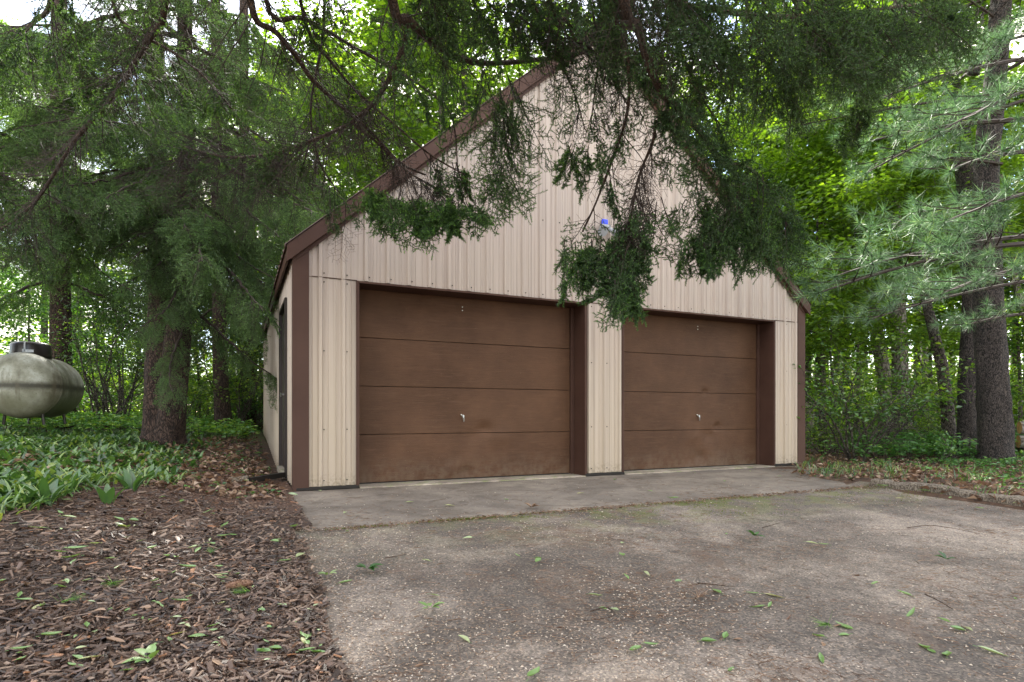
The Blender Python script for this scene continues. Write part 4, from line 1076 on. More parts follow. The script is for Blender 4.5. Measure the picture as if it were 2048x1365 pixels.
# ---------------------------------------------------------------- white pine on the right
def pine_mesh(seed, L, nb):
    rs = np.random.default_rng(seed); wood, ndl = MB(), MB()
    n = 16; t = np.linspace(0, 1, n)
    P = np.stack([L * t, .05 * L * np.sin(t * 3 + seed), .05 * L * t - .08 * L * t * t], 1)
    path_tube(wood, P, np.linspace(.024, .006, n), 5)
    def tuft(p, d, m, ln):
        D = norm(d)[None] * (.25 + .55 * rs.random((m, 1))) + norm(rs.standard_normal((m, 3))) * .75 + np.array([[0, 0, -.10]])
        needles(ndl, np.repeat(p[None], m, 0) - norm(d) * rs.random((m, 1)) * .05, D, ln * (.7 + .45 * rs.random(m)), .0042, rs, 0, np.clip(rs.random(m) * .75 + (.25 if rs.random() < .2 else 0), 0, 1))
    S = [[], [], [], []]
    for b in range(nb):
        tt = .18 + .82 * (b + rs.random()) / nb; i = min(int(tt * (n - 1)), n - 1); p = P[i].copy(); sgn = 1 if b % 2 else -1
        d = norm(np.array([.75, sgn * (.8 + .3 * rs.random()), .12 + .25 * (rs.random() - .4)])); l = (.28 + .75 * (1 - tt)) * (.6 + .6 * rs.random()) * L / 2.4
        m = max(2, int(l / .10))
        for k in range(m):
            q = p + d * l / m; S[0].append(p); S[1].append(q); S[2].append(.006 * (1 - .6 * k / m)); S[3].append(.006 * (1 - .6 * (k + 1) / m))
            d = norm(d + np.array([.10, 0, .03]) + rs.standard_normal(3) * .12); p = q
            if k >= m * .3:
                tuft(p, d, 12 if k < m - 1 else 48, .115)
                if rs.random() < .75:
                    e = norm(d + np.array([0, (rs.random() - .5) * 2.2, .2])); q2 = p + e * (.07 + .1 * rs.random()); S[0].append(p); S[1].append(q2); S[2].append(.0035); S[3].append(.0025); tuft(q2, e, 36, .12)
    tubes(wood, *S, 3)
    tuft(P[-1], np.array([1, 0, .1]), 70, .12)
    return wood.mesh('pine_bough', M['twig']), ndl.mesh('pine_bough_needles', M['pine'])
PB = [pine_mesh(70 + i, L, n) for i, (L, n) in enumerate(((2.4, 15), (2.8, 18), (2.0, 13)))]
bp = G(1991, 9.1)
pine = thing('white_pine', 'thick dark-barked pine by the log pile with long soft blue-green needles', 'tree', bp)
P = smooth_path(rel(bp, [bp - [0, 0, .1], W(1990, 860, 9.1), W(1984, 740, 9.1), W(1976, 560, 9.1), W(1972, 380, 9.15), W(1985, 200, 9.2), W(2000, 40, 9.2), W(2010, -300, 9.3), W(2015, -800, 9.4)]), 6)
t = np.linspace(0, 1, len(P)); mb = MB()
path_tube(mb, P, 0.24 - .14 * t, 26, jit=.06, rs=rs, flare=np.clip(1 - t * 14, 0, 1) ** 2 * .75); mb.obj('trunk', M['bark_pine'], pine, smooth=True)
mb = MB(); path_tube(mb, smooth_path(rel(bp, [W(1945, 150, 9.0), W(1962, 100, 8.9), W(1990, 40, 8.8), W(2012, -10, 8.7), W(2030, -80, 8.6)]), 4), np.linspace(.085, .05, 17), 10, jit=.08, rs=rs); mb.obj('limb', M['bark_pine'], pine, smooth=True)
def aim(parent_base, A, B, mesh, scale=None, roll=0.0):
    A = np.asarray(A); B = np.asarray(B); v = B - A; L = np.linalg.norm(v)
    yaw = math.atan2(v[1], v[0]); pit = -math.asin(v[2] / L)
    b = mkobj('bough', mesh[0], pine, A - parent_base, (roll, pit, yaw), L / 2.5 if scale is None else scale)
    o = mkobj('needles', mesh[1], b); o['kind'] = 'stuff'
for k, (x0, y0, d0, x1, y1, d1) in enumerate([
    (2060, 500, 8.0, 1625, 560, 6.6), (2080, 470, 8.2, 1760, 520, 6.4), (2060, 240, 8.6, 1650, 275, 7.2), (2080, 200, 8.4, 1720, 330, 7.6), (2080, 120, 8.2, 1830, 160, 6.6),
    (2100, 300, 8.0, 1850, 330, 6.0), (2120, 380, 7.4, 1900, 420, 5.6), (2100, 560, 7.4, 1800, 610, 6.4), (2140, 620, 7.0, 1880, 640, 5.8), (2120, 160, 7.2, 1890, 240, 5.6),
    (2140, 520, 6.6, 1950, 560, 5.2), (2000, 230, 9.0, 1760, 200, 8.6), (1990, 420, 9.0, 1780, 440, 8.6), (2120, 60, 8.0, 1900, 110, 7.0), (2000, 330, 9.0, 1700, 270, 8.4), (2010, 560, 9, 1850, 590, 8.6)]):
    aim(bp, W(x0, y0, d0), W(x1, y1, d1), PB[k % 3], None, rs.random() * .6 - .3)
for k in range(20):
    a = k * 2.4; h = 5.4 + k * .3; i = int(np.searchsorted(P[:, 2], h)); i = min(i, len(P) - 1)
    b = mkobj('bough', PB[k % 3][0], pine, P[i], (0, -.05, a), 1.1); o = mkobj('needles', PB[k % 3][1], b); o['kind'] = 'stuff'

# ---------------------------------------------------------------- broadleaf crowns (shared) and trees
def crown_mesh(seed, H, z0, R, nlimb, leafn, lsz, mat='leafA', up=.5, flat=.06, sprayR=.33, wood='bark_dark', sparse=1.0):
    rs = np.random.default_rng(seed); wd, lf = MB(), MB(); S = [[], [], [], []]; C_ = []
    for k in range(nlimb):
        f = (k + rs.random()) / nlimb; z = z0 + (H - z0) * f ** .9 * .93; az = k * 2.39996 + rs.random() * .6
        L = R * (1 - .62 * f ** 1.6) * (.7 + .45 * rs.random()); p = np.array([0, 0, z]); d = norm(np.array([math.cos(az), math.sin(az), up * (.4 + rs.random())]))
        m = 8; r = .012 * H / 6 * (1.3 - f)
        for i in range(m):
            q = p + d * L / m; S[0].append(p); S[1].append(q); S[2].append(r * (1 - .8 * i / m)); S[3].append(r * (1 - .8 * (i + 1) / m)); p = q
            d = norm(d + rs.standard_normal(3) * .13 + np.array([0, 0, -.02]))
            if i >= 2:
                for s in (1, -1):
                    if rs.random() < .85:
                        e = norm(d + np.array([-d[1], d[0], 0]) * s * (.7 + .5 * rs.random()) + rs.standard_normal(3) * .15); l = L * .34 * (1.1 - .6 * i / m) * (.6 + .7 * rs.random())
                        q2 = p + e * l * .55 ; q3 = q2 + norm(e + rs.standard_normal(3) * .25) * l * .45
                        S[0] += [p, q2]; S[1] += [q2, q3]; S[2] += [r * .35, r * .2]; S[3] += [r * .2, r * .08]
                        C_ += [q2, q3, (q2 + p) / 2]
            if i == m - 1: C_.append(p)
    tubes(wd, *S, 4)
    C_ = np.array(C_); C_ = C_[rs.random(len(C_)) < sparse]; per = leafn // len(C_) + 1
    cen = np.repeat(C_, per, 0); n = len(cen)
    tl = norm(rs.standard_normal((len(C_), 3)) * [.28, .28, 0] + [0, 0, 1]); tl = np.repeat(tl, per, 0)
    off = rs.standard_normal((n, 3)) * sprayR * [1, 1, 0]; off -= tl * (off * tl).sum(1, keepdims=True); off += tl * rs.standard_normal((n, 1)) * flat
    off[:, 2] -= (off[:, 0] ** 2 + off[:, 1] ** 2) * .25
    A = norm(off * [1, 1, .3] + rs.standard_normal((n, 3)) * [.5, .5, .12] * sprayR + [0, 0, -.05 * 1]); Nn = norm(tl + rs.standard_normal((n, 3)) * .38)
    sz = lsz * (.55 + .75 * rs.random(n)); ct = np.repeat(rs.random(len(C_)), per)
    leaves(lf, cen + off, A, Nn, sz, sz * .72, rs, 0, np.clip(.55 * rs.random(n) + .4 * ct, 0, 1), .10)
    return wd.mesh('crown_branches', M[wood]), lf.mesh('crown_leaves', M[mat])

CR = {
 'tall0': crown_mesh(101, 15, 3.2, 4.2, 34, 11500, .17), 'tall1': crown_mesh(102, 17, 4.0, 4.6, 36, 11500, .175), 'tall2': crown_mesh(103, 13, 2.2, 3.8, 32, 10500, .165),
 'thin': crown_mesh(104, 14, 5.5, 3.6, 22, 5200, .17),
 'mid0': crown_mesh(111, 6.2, .9, 2.6, 22, 13000, .105), 'mid1': crown_mesh(112, 5.2, .7, 2.3, 20, 12000, .10, 'leafA', .35), 'mid2': crown_mesh(113, 7.4, 1.4, 2.8, 24, 14000, .11),
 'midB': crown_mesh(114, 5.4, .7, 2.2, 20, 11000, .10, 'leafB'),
}
def crown(root, key, loc=(0, 0, 0), sc=1.0, rz=0.0):
    w, l = CR[key]
    c = mkobj('crown', w, root, loc, (0, 0, rz), sc)
    o = mkobj('leaves', l, c); o['kind'] = 'stuff'
def broad(name, label, base, pts, r0, r1, crowns, bark='bark_grey', group=None, seed=0, k=14, cat='tree'):
    rs = np.random.default_rng(seed + 500)
    base = np.asarray(base, float); root = thing(name, label, cat, base, group)
    P = smooth_path(rel(base, pts), 5); t = np.linspace(0, 1, len(P))
    mb = MB(); path_tube(mb, P, r0 * (1 - t) + r1 * t, k, jit=.06, rs=rs, flare=np.clip(1 - t * 12, 0, 1) ** 2 * .5)
    mb.obj('trunk', M[bark], root, smooth=True)
    for key, loc, sc, rz in crowns: crown(root, key, loc, sc, rz)
    return root
def tr(px, d, *more):
    b = G(px, d); b[2] -= .06
    return b, [b] + [W(x, y, dd) for x, y, dd in more]

# trees one can tell apart on the right
b, p = tr(1937, 10.4, (1938, 760, 10.4), (1945, 600, 10.4), (1938, 450, 10.4), (1925, 300, 10.4), (1898, 140, 10.4), (1880, 0, 10.4), (1865, -300, 10.5), (1860, -700, 10.6))
broad('slender_pine', 'slender rough-barked tree close behind the thick pine trunk', b, p, .17, .12, [('thin', (0, 0, 1.5), .9, 1.0)], 'bark_pine', seed=1)
b, p = tr(1902, 11.0, (1893, 800, 11), (1881, 720, 11), (1866, 660, 11), (1852, 600, 11), (1846, 530, 11), (1838, 430, 11))
broad('curved_sapling', 'thin dark curved tree bowing left of the slender rough-barked one', b, p, .115, .06, [('mid1', (-.3, .1, 2.2), .9, 2.0)], 'bark_dark', seed=2)
b, p = tr(1808, 13.5, (1803, 800, 13.5), (1797, 650, 13.5), (1790, 500, 13.5), (1782, 300, 13.5), (1790, 100, 13.6), (1795, -300, 13.8))
broad('pale_maple', 'pale grey trunk with a hollow scar at its foot amid bright leaves', b, p, .19, .1, [('thin', (0, 0, 1.0), .9, .3)], seed=3)
b, p = tr(1782, 15.0, (1770, 780, 15), (1750, 640, 15), (1728, 480, 15), (1712, 380, 15), (1690, 260, 15), (1668, 100, 15.2))
broad('leaning_maple', 'grey trunk leaning left beside the pale grey trunk', b, p, .19, .08, [('thin', (-.5, .2, .8), .9, 3.3)], seed=4)
b, p = tr(1640, 17.0, (1640, 640, 17), (1643, 500, 17), (1648, 300, 17), (1650, 0, 17))
broad('straight_maple', 'straight dark trunk just right of the garage eave', b, p, .15, .1, [('thin', (0, 0, 1), .9, 1.3)], 'bark_dark', seed=5)
b, p = tr(1612, 18.5, (1612, 640, 18.5), (1610, 500, 18.5), (1606, 300, 18.5), (1600, 0, 18.5))
broad('dark_trunk_maple', 'dark trunk half hidden behind the right corner of the garage', b, p, .15, .1, [('tall1', (0, 0, 0.5), .9, 4.3)], 'bark_dark', seed=6)
b, p = tr(1690, 19.5, (1692, 640, 19.5), (1688, 450, 19.5), (1684, 200, 19.5), (1684, -100, 19.5))
broad('far_dark_trunk', 'narrow dark trunk seen deep in the wood above the multi-stemmed shrub', b, p, .13, .09, [('thin', (0, 0, 1), 1, 5.3)], 'bark_dark', seed=7)
b, p = tr(2070, 14.0, (2066, 700, 14), (2040, 600, 14), (2020, 500, 14), (2000, 350, 14))
broad('edge_maple', 'thin leaning trunk at the right edge beyond the log pile', b, p, .09, .06, [('mid2', (0, 0, .8), 1.1, 5.3)], 'bark_grey', seed=8)

# leafy understorey trees
US = [(1668, 12.2, 'mid1', .75, 4.2, 'small bright maple with spreading sprays close to the garage corner'), (1715, 13.2, 'mid2', 1.0, 0.2, 'leafy young maple arching over the multi-stemmed shrub beside the garage'),
      (1640, 13.5, 'mid2', 1.1, 1.4, 'bright green young maple just behind the right garage corner'),
      (1760, 16.5, 'mid2', 1.25, 2.2, 'young maple between the leaning grey trunks'),
      (1860, 16.8, 'mid2', 1.2, 3.1, 'young maple behind the thin curved tree'),
      (1600, 16.0, 'mid2', 1.2, 4.0, 'young maple whose crown shows above the right roof slope'),
      (2040, 16.0, 'midB', 1.2, 5.0, 'dark green young tree behind the log pile'),
      (1950, 17.5, 'mid2', 1.2, 0.9, 'young tree seen between the two rough-barked trunks'),
      (520, 17.5, 'midB', 1.0, 2.9, 'young tree beside the far end of the left garage wall'),
      (395, 16.0, 'midB', .75, 1.9, 'low leafy tree right of the two-stemmed spruce'),
      (235, 14.5, 'midB', .75, .3, 'low leafy tree left of the two-stemmed spruce'),
      (60, 16.0, 'midB', .9, 4.4, 'low leafy tree behind the gas tank')]
for k, (px, d, key, sc, rz, lab) in enumerate(US):
    b = G(px, d); hh = {'mid0': 5.2, 'mid1': 4.4, 'mid2': 6.2, 'midB': 4.6}[key] * sc
    pts = [b - [0, 0, .05], b + [.05, .02, hh * .3], b + [-.04, .05, hh * .6], b + [0, 0, hh]]
    broad('young_maple', lab, b, pts, .05 * sc, .015, [(key, (0, 0, 0), sc, rz)], 'bark_dark', seed=20 + k, k=8)

# tall trees of the wood behind; the nearest few are added to shade the drive
rs = np.random.default_rng(99)
TALL = [(-200, 24), (90, 25), (300, 27), (500, 22), (610, 26), (640, 17.6), (760, 18.3), (920, 17.9), (720, 21), (830, 23), (880, 19), (1000, 24), (1120, 20.5), (1230, 26), (1330, 20), (1430, 24), (1540, 21), (1680, 26), (1850, 24), (2030, 27), (2200, 23), (2420, 26)]
for k, (px, d) in enumerate(TALL):
    b = G(px + 20 * (rs.random() - .5), d + rs.random()); key = ('tall0', 'tall1', 'tall2')[k % 3]; H = {'tall0': 13.5, 'tall1': 15, 'tall2': 11.5}[key]; sc = .85 + .3 * rs.random()
    ln = (rs.random(2) - .5) * .9
    pts = [b - [0, 0, .1], b + [ln[0] * .3, ln[1] * .3, H * .3 * sc], b + [ln[0] * .2, ln[1], H * .65 * sc], b + [0, 0, H * sc]]
    side = 'left' if px < 620 else ('behind' if px < 1560 else 'right')
    lab = {'left': 'tall broadleaf tree in the wood beyond the spruces, left of the garage', 'behind': 'tall broadleaf tree rising in the wood behind the garage roof', 'right': 'tall broadleaf tree deep in the wood right of the garage'}[side]
    broad('broadleaf_tree', lab, b, pts, .17 * sc, .05, [(key, (0, 0, 0), sc, rs.random() * 6.28)], ('bark_grey', 'bark_dark')[k % 2], group='tall trees of the wood, ' + {'left': 'left of the garage', 'behind': 'behind the roof', 'right': 'right of the garage'}[side], seed=40 + k, k=10)

# the far wood reads as one mass
lf = MB(); n = 90000
az = rs.uniform(-1.15, 1.25, n); dist = rs.uniform(32, 48, n); h = rs.random(n) ** 3.2 * 16 * (0.55 + .45 * np.sin(az * 9 + np.sin(az * 23)) ** 2)
px = CAM[0] + dist * (np.sin(az) * DR[0] + np.cos(az) * DF[0]); py = CAM[1] + dist * (np.sin(az) * DR[1] + np.cos(az) * DF[1])
cl = np.sin(az * 60 + h * 2.0) * np.sin(h * 3 + dist * .8) ; k = (cl > -.35) | (h < 2.5)
Pq = np.stack([px, py, h + .2], 1)[k]; m = len(Pq)
sz = rs.uniform(.25, .5, m)
leaves(lf, Pq, norm(rs.standard_normal((m, 3)) * [1, 1, .3]), norm(rs.standard_normal((m, 3)) * .5 + [0, 0, 1]), sz, sz * .7, rs, 0, rs.random(m) * .9)
for q in range(90):
    a = rs.uniform(-1.1, 1.2); dd = rs.uniform(31, 46); c = CAM + dd * (math.sin(a) * DR + math.cos(a) * DF); c[2] = 0
    path_tube(lf, [c, c + [rs.normal() * .2, 0, 5], c + [rs.normal() * .4, 0, 12]], [.2, .15, .08], 6, mi=1)
o = lf.obj('far_wood', [M['leafA'], M['bark_dark']]); o['kind'] = 'stuff'; o['label'] = 'far off woodland seen as one green mass between the nearer trunks'

# ---------------------------------------------------------------- multi-stemmed shrubs
def shrub(name, label, base, n, H, spread, nleaf, lsz, mat, seed, zleaf=.35, bark='bark_dark', sr=.11):
    rs = np.random.default_rng(seed); root = thing(name, label, 'shrub', base); tips = []; lf = MB()
    for k in range(n):
        a = k * 2.4 + rs.random(); l = H * (.7 + .5 * rs.random()); d = norm([math.cos(a) * spread * (.3 + rs.random()), math.sin(a) * spread * (.3 + rs.random()), 1])
        P = [np.array([math.cos(a) * .05, math.sin(a) * .05, -.05])]
        for i in range(7):
            P.append(P[-1] + d * l / 7); d = norm(d + rs.standard_normal(3) * .14 + np.array([0, 0, .02]))
            if i >= 2: tips.append(P[-1])
        mb = MB(); path_tube(mb, P, np.linspace(.018, .004, 8) * (H / 1.8), 6)
        S = [[], [], [], []]
        for i in range(2, 7):
            for s in range(3):
                e = norm(d * .6 + rs.standard_normal(3) * .8); q = P[i] + e * l * .2 * (.5 + rs.random()); q2 = q + norm(e + rs.standard_normal(3) * .4) * l * .13
                S[0] += [P[i], q]; S[1] += [q, q2]; S[2] += [.006, .004]; S[3] += [.004, .002]; tips += [q, q2]
        tubes(mb, *S, 3); mb.obj('stem', M[bark], root)
    T = np.array(tips); T = T[T[:, 2] > H * zleaf]; per = nleaf // len(T) + 1; c = np.repeat(T, per, 0); m = len(c)
    off = rs.standard_normal((m, 3)) * [sr, sr, sr * .4]; sz = lsz * (.6 + .7 * rs.random(m))
    leaves(lf, c + off, norm(off * [1, 1, .4] + rs.standard_normal((m, 3)) * .05), norm(rs.standard_normal((m, 3)) * .4 + [0, 0, 1]), sz, sz * .6, rs, 0, rs.random(m))
    o = lf.obj('leaves', M[mat], root); o['kind'] = 'stuff'; return root
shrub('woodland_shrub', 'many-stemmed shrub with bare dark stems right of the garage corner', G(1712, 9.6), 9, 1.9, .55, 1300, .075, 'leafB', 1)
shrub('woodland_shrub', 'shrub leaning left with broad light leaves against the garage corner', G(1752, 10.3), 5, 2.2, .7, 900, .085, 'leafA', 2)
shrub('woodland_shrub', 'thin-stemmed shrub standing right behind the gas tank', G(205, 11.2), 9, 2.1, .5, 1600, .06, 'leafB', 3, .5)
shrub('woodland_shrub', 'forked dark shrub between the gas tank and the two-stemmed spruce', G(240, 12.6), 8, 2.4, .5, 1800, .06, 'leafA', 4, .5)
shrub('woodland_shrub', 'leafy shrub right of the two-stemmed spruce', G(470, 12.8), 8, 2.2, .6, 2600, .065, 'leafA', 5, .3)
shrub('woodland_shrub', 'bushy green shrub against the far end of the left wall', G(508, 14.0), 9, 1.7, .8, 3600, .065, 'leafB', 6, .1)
shrub('woodland_shrub', 'low spreading shrub behind the foot of the two-stemmed spruce', G(385, 13.4), 8, 1.5, .8, 2600, .06, 'leafA', 7, .1)
shrub('woodland_shrub', 'small shrub between the thin curved tree and the pale grey trunk', G(1850, 12.4), 7, .9, .7, 1300, .06, 'leafA', 8, .1)
shrub('woodland_shrub', 'bush behind the log pile at the right edge', G(2050, 12.8), 8, 1.9, .8, 3200, .07, 'leafA', 9, .1)

for k, (px, d, H_, sp_, n_, sz_, mt, zl, lab) in enumerate((
    (1650, 10.8, 1.1, .7, 900, .07, 'leafA', .1, 'bushy light green shrub hugging the right garage corner'), (1925, 14.5, 1.4, .9, 2000, .08, 'leafA', .05, 'bush filling the gap behind the slender rough-barked tree'),
    (1600, 19.0, 2.4, 1.0, 3600, .1, 'leafA', .05, 'distant bush in the gap beside the garage wall'), (1740, 18.5, 2.6, 1.0, 3600, .1, 'leafA', .05, 'distant bush between the two leaning trunks'), (1870, 19.5, 2.6, 1.0, 3600, .1, 'leafA', .05, 'distant bush behind the thin curved tree'),
    (30, 19.0, 2.4, 1.0, 3600, .1, 'leafA', .05, 'distant bush above the gas tank'), (180, 18.0, 2.2, 1.0, 3600, .1, 'leafA', .05, 'distant bush behind the thin-stemmed shrub'), (290, 19.5, 2.3, 1.0, 3600, .1, 'leafA', .05, 'distant bush directly behind the two-stemmed spruce'),
    (420, 18.5, 2.3, 1.0, 3600, .1, 'leafA', .05, 'distant bush between the two-stemmed and the slim spruce'), (520, 20.0, 2.5, 1.0, 3600, .1, 'leafA', .05, 'distant bush at the far end of the left wall'))):
    shrub('woodland_shrub', lab, G(px, d), 7, H_, sp_, n_, sz_, mt, 60 + k, zl, sr=.16)

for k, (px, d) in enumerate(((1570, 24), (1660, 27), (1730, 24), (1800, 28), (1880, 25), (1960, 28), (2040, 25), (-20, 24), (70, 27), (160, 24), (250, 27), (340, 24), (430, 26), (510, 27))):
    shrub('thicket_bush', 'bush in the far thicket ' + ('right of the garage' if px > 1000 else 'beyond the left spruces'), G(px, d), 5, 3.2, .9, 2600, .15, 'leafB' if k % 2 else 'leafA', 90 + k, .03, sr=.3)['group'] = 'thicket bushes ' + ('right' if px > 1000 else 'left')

# ================================================================ ground litter and low plants
rs = np.random.default_rng(2024)
def fansample(n, r0, r1, a0, a1, pw=1.0):
    """ground points round the camera, thinning out with distance"""
    r = r0 * (r1 / r0) ** (rs.random(n) ** pw); a = rs.uniform(a0, a1, n)
    x = CAM[0] + r * (np.sin(a) * DR[0] + np.cos(a) * DF[0]); y = CAM[1] + r * (np.sin(a) * DR[1] + np.cos(a) * DF[1])
    return x, y, r
def in_mulch(x, y): return (x < np.where(y > -0.1, -0.03, np.where(y > -2.12, -.06, drive_left(y) + .05)))
def lily_edge(x, y):
    """> 0 inside the bed of broad-leaved ground cover"""
    e = np.interp(x, [-6, -3.2, -2.2, -1.7, -1.35, -1.0, -.7], [-4.2, -3.5, -2.8, -1.75, -.75, .5, 2.0])
    return y - e + .22 * np.sin(x * 5.1) + .15 * np.sin(x * 11 + 1)

# wood chips
n = 74000
x, y, r = fansample(n, 1.3, 8.5, -1.0, .2)
k = in_mulch(x, y) & (lily_edge(x, y) < .35) & (y < 1.6); k &= (rs.random(n) < np.where(y > -.9, .5, 1)); x, y, r = x[k], y[k], r[k]; n = len(x)
az = rs.random(n) * 6.28; L = (.007 + .055 * rs.random(n) ** 2.3) * (1 + .10 * r); wd = L * (.10 + .26 * rs.random(n) ** 1.5); th = .0022 + .004 * rs.random(n)
tilt = rs.standard_normal(n) * .28
u = np.stack([np.cos(az) * np.cos(tilt), np.sin(az) * np.cos(tilt), np.sin(tilt)], 1); sd = np.stack([-np.sin(az), np.cos(az), rs.standard_normal(n) * .25], 1); sd = norm(sd); up = np.cross(u, sd)
c = np.stack([x, y, Hh(x, y) + .012 + .012 * rs.random(n)], 1)
V = []
for a_, b_, g_ in ((-1, -1, 0), (-.8, 1, 0), (1, .7, 0), (.9, -.9, 0), (-.9, -.7, 1), (-.8, .8, 1), (.9, .5, 1), (.8, -.6, 1)):
    V.append(c + u * (L / 2 * a_)[:, None] + sd * (wd / 2 * b_)[:, None] + up * (th * g_)[:, None])
V = np.stack(V, 1).reshape(-1, 3); b = (np.arange(n) * 8)[:, None, None]
F = (b + np.array([(4, 7, 6, 5), (0, 4, 5, 1), (1, 5, 6, 2), (2, 6, 7, 3), (3, 7, 4, 0)])[None]).reshape(-1, 4)
mb = MB(); mb.add(V, F, 0, np.repeat(rs.random(n) ** 1.25, 8)); o = mb.obj('wood_chips', M['chips']); o['kind'] = 'stuff'; o['label'] = 'dark brown shredded wood chips covering the bed left of the drive'

# fallen needles: reddish on the bed, strewn thinly on the drive
mb = MB()
n = 60000; x, y, r = fansample(n, 1.3, 11, -1.0, .95)
k = in_mulch(x, y) | ((x > 5.6) & (y < 3)); kd = ~k & (rs.random(n) < .95) & (x < 5.6) & (y < -.06)
kd &= rs.random(n) < np.clip(.25 + 1.2 * np.clip(np.sin(x * 2.7 + 2 * np.sin(y * 2.1)) * np.sin(y * 3.1 + x), 0, 1), 0, 1)
k &= (lily_edge(x, y) < .9) | (x > 5) | (rs.random(n) < .25); k |= kd; x, y, r = x[k], y[k], r[k]; n = len(x)
az = rs.random(n) * 6.28
B = np.stack([x, y, Hh(x, y) + .006 + .016 * rs.random(n) * in_mulch(x, y)], 1); D = np.stack([np.cos(az), np.sin(az), rs.standard_normal(n) * .07], 1)
needles(mb, B, D, .03 + .06 * rs.random(n), .0017 + .0003 * r, rs, 0, rs.random(n) * .8)
o = mb.obj('needle_litter', M['dead']); o['kind'] = 'stuff'; o['label'] = 'reddish brown dropped conifer needles'

# pale seed husks and grit on the asphalt, thicker in patches
mb = MB(); n = 52000; x, y, r = fansample(n, 1.5, 9.5, -.42, .9)
pat = np.sin(x * 2.1 + 1.3 * np.sin(y * 1.7)) * np.sin(y * 2.7 + 1.1 * np.sin(x * 1.9 + 1)) + .35 * np.sin(x * 6 + y * 5)
edge = np.exp(-np.abs(x + .1) / .25)
k = (x > -.32) & (x < 5.6) & (y < -.08) & (rs.random(n) < np.clip(.10 + .55 * np.clip(pat - .05, 0, 1) + edge * .7 * (y < -2), 0, 1) * np.where(y > -2.05, .22, 1) * np.where(x > 3, .6, 1)); x, y, r = x[k], y[k], r[k]; n = len(x)
az = rs.random(n) * 6.28; Nn = norm(rs.standard_normal((n, 3)) * .35 + [0, 0, 1])
leaves(mb, np.stack([x, y, Hh(x, y) + .006 + .004 * rs.random(n) + .008 * (x < -.12)], 1), np.stack([np.cos(az), np.sin(az), rs.random(n) * .2], 1), Nn, .006 + .009 * rs.random(n) + .0006 * r, .004 + .003 * rs.random(n) + .0004 * r, rs, 0, rs.random(n), .2)
o = mb.obj('seed_husks', M['seeds']); o['kind'] = 'stuff'; o['label'] = 'pale seed husks strewn in patches over the asphalt'

n = 2600; x = rs.uniform(-.1, 6, n); y = -2.1 + rs.normal(0, .035, n) - .03; az = rs.random(n) * 6.28; L = rs.uniform(.008, .03, n)
mb = MB(); needles(mb, np.stack([x, y, Hh(x, y) + .006 + .01 * rs.random(n)], 1), np.stack([np.cos(az), np.sin(az), rs.normal(0, .15, n)], 1), L, L * .35, rs, 0, rs.random(n) * .8)
o = mb.obj('joint_debris', M['dead']); o['kind'] = 'stuff'; o['label'] = 'reddish bark crumbs gathered along the front edge of the apron'
# moss cushions along the apron joint
mb = MB(); n = 9000
x = rs.uniform(-.1, 5.8, n); y = -2.1 - rs.random(n) ** 1.8 * .75 * np.clip((x - 1.2) / 1.5, .06, 1); cl = np.sin(x * 5 + np.sin(y * 9) * 2) * np.sin(y * 8 + x * 2.3) + .3 * rs.standard_normal(n); k = (cl > .42) | ((y > -2.125) & (np.sin(x * 4.3) + np.sin(x * 9.1) > .5) & (x > 1.2) & (rs.random(n) < .5)); x, y = x[k], y[k]; n = len(x)
needles(mb, np.stack([x, y, Hh(x, y) + .001], 1), rs.standard_normal((n, 3)) * [.8, .8, .3] + [0, 0, .8], .008 + .012 * rs.random(n), .005, rs, 0, .3 + .5 * rs.random(n))
M['moss'] = leaf_mat('moss', [(0, (0.05, 0.07, 0.015)), (0.5, (0.10, 0.13, 0.025)), (1, (0.18, 0.20, 0.04))], 0.2, 0.0)
o = mb.obj('moss', M['moss']); o['kind'] = 'stuff'; o['label'] = 'yellow-green moss in the joint between apron and asphalt'

# broad-leaved ground cover (lily of the valley) on the left
def blade(mb, B, az, L, Wd, lean, arch, tint, mi=0, rows=5):
    """arching folded blades: three columns of points each"""
    n = len(B); t = np.linspace(0, 1, rows)
    el0 = lean[:, None] + arch[:, None] * t[None]                # angle from vertical grows along the blade
    dx = np.sin(el0); dz = np.cos(el0); st = L[:, None] / (rows - 1)
    R = np.concatenate([np.zeros((n, 1)), np.cumsum(dx[:, :-1] * st, 1)], 1); Z = np.concatenate([np.zeros((n, 1)), np.cumsum(dz[:, :-1] * st, 1)], 1)
    w = np.sin(np.pi * np.clip(t, 0, 1) ** .85)[None] * Wd[:, None] / 2 + .0015
    ca, sa = np.cos(az)[:, None], np.sin(az)[:, None]
    mid = np.stack([B[:, :1] + R * ca, B[:, 1:2] + R * sa, B[:, 2:] + Z], -1)
    sd = np.stack([-sa * np.ones_like(R), ca * np.ones_like(R), np.zeros_like(R)], -1)
    upn = np.stack([-dz * ca, -dz * sa, dx], -1)
    fold = .35 * w[..., None]
    A = mid + sd * w[..., None] + upn * fold; C2 = mid - sd * w[..., None] + upn * fold
    V = np.stack([A, mid, C2], 2).reshape(-1, 3); F = []
    for q in range(rows - 1):
        for c_ in range(2):
            a0 = q * 3 + c_; F.append((a0, a0 + 1, a0 + 4, a0 + 3))
    F = ((np.arange(n) * rows * 3)[:, None, None] + np.array(F)[None]).reshape(-1, 4)
    mb.add(V, F, mi, np.repeat(tint, rows * 3))
mb = MB(); n = 15000; x, y, r = fansample(n, 3.0, 12, -.98, -.28, .8)
k = (lily_edge(x, y) > 0) & (x < -.9 + .05 * y) & (rs.random(n) < np.clip(.35 + lily_edge(x, y) * .9, 0, 1)) & (rs.random(n) < np.where(x > -1.6, np.clip((-x - .85) * 1.3, .05, 1), 1)); x, y = x[k], y[k]
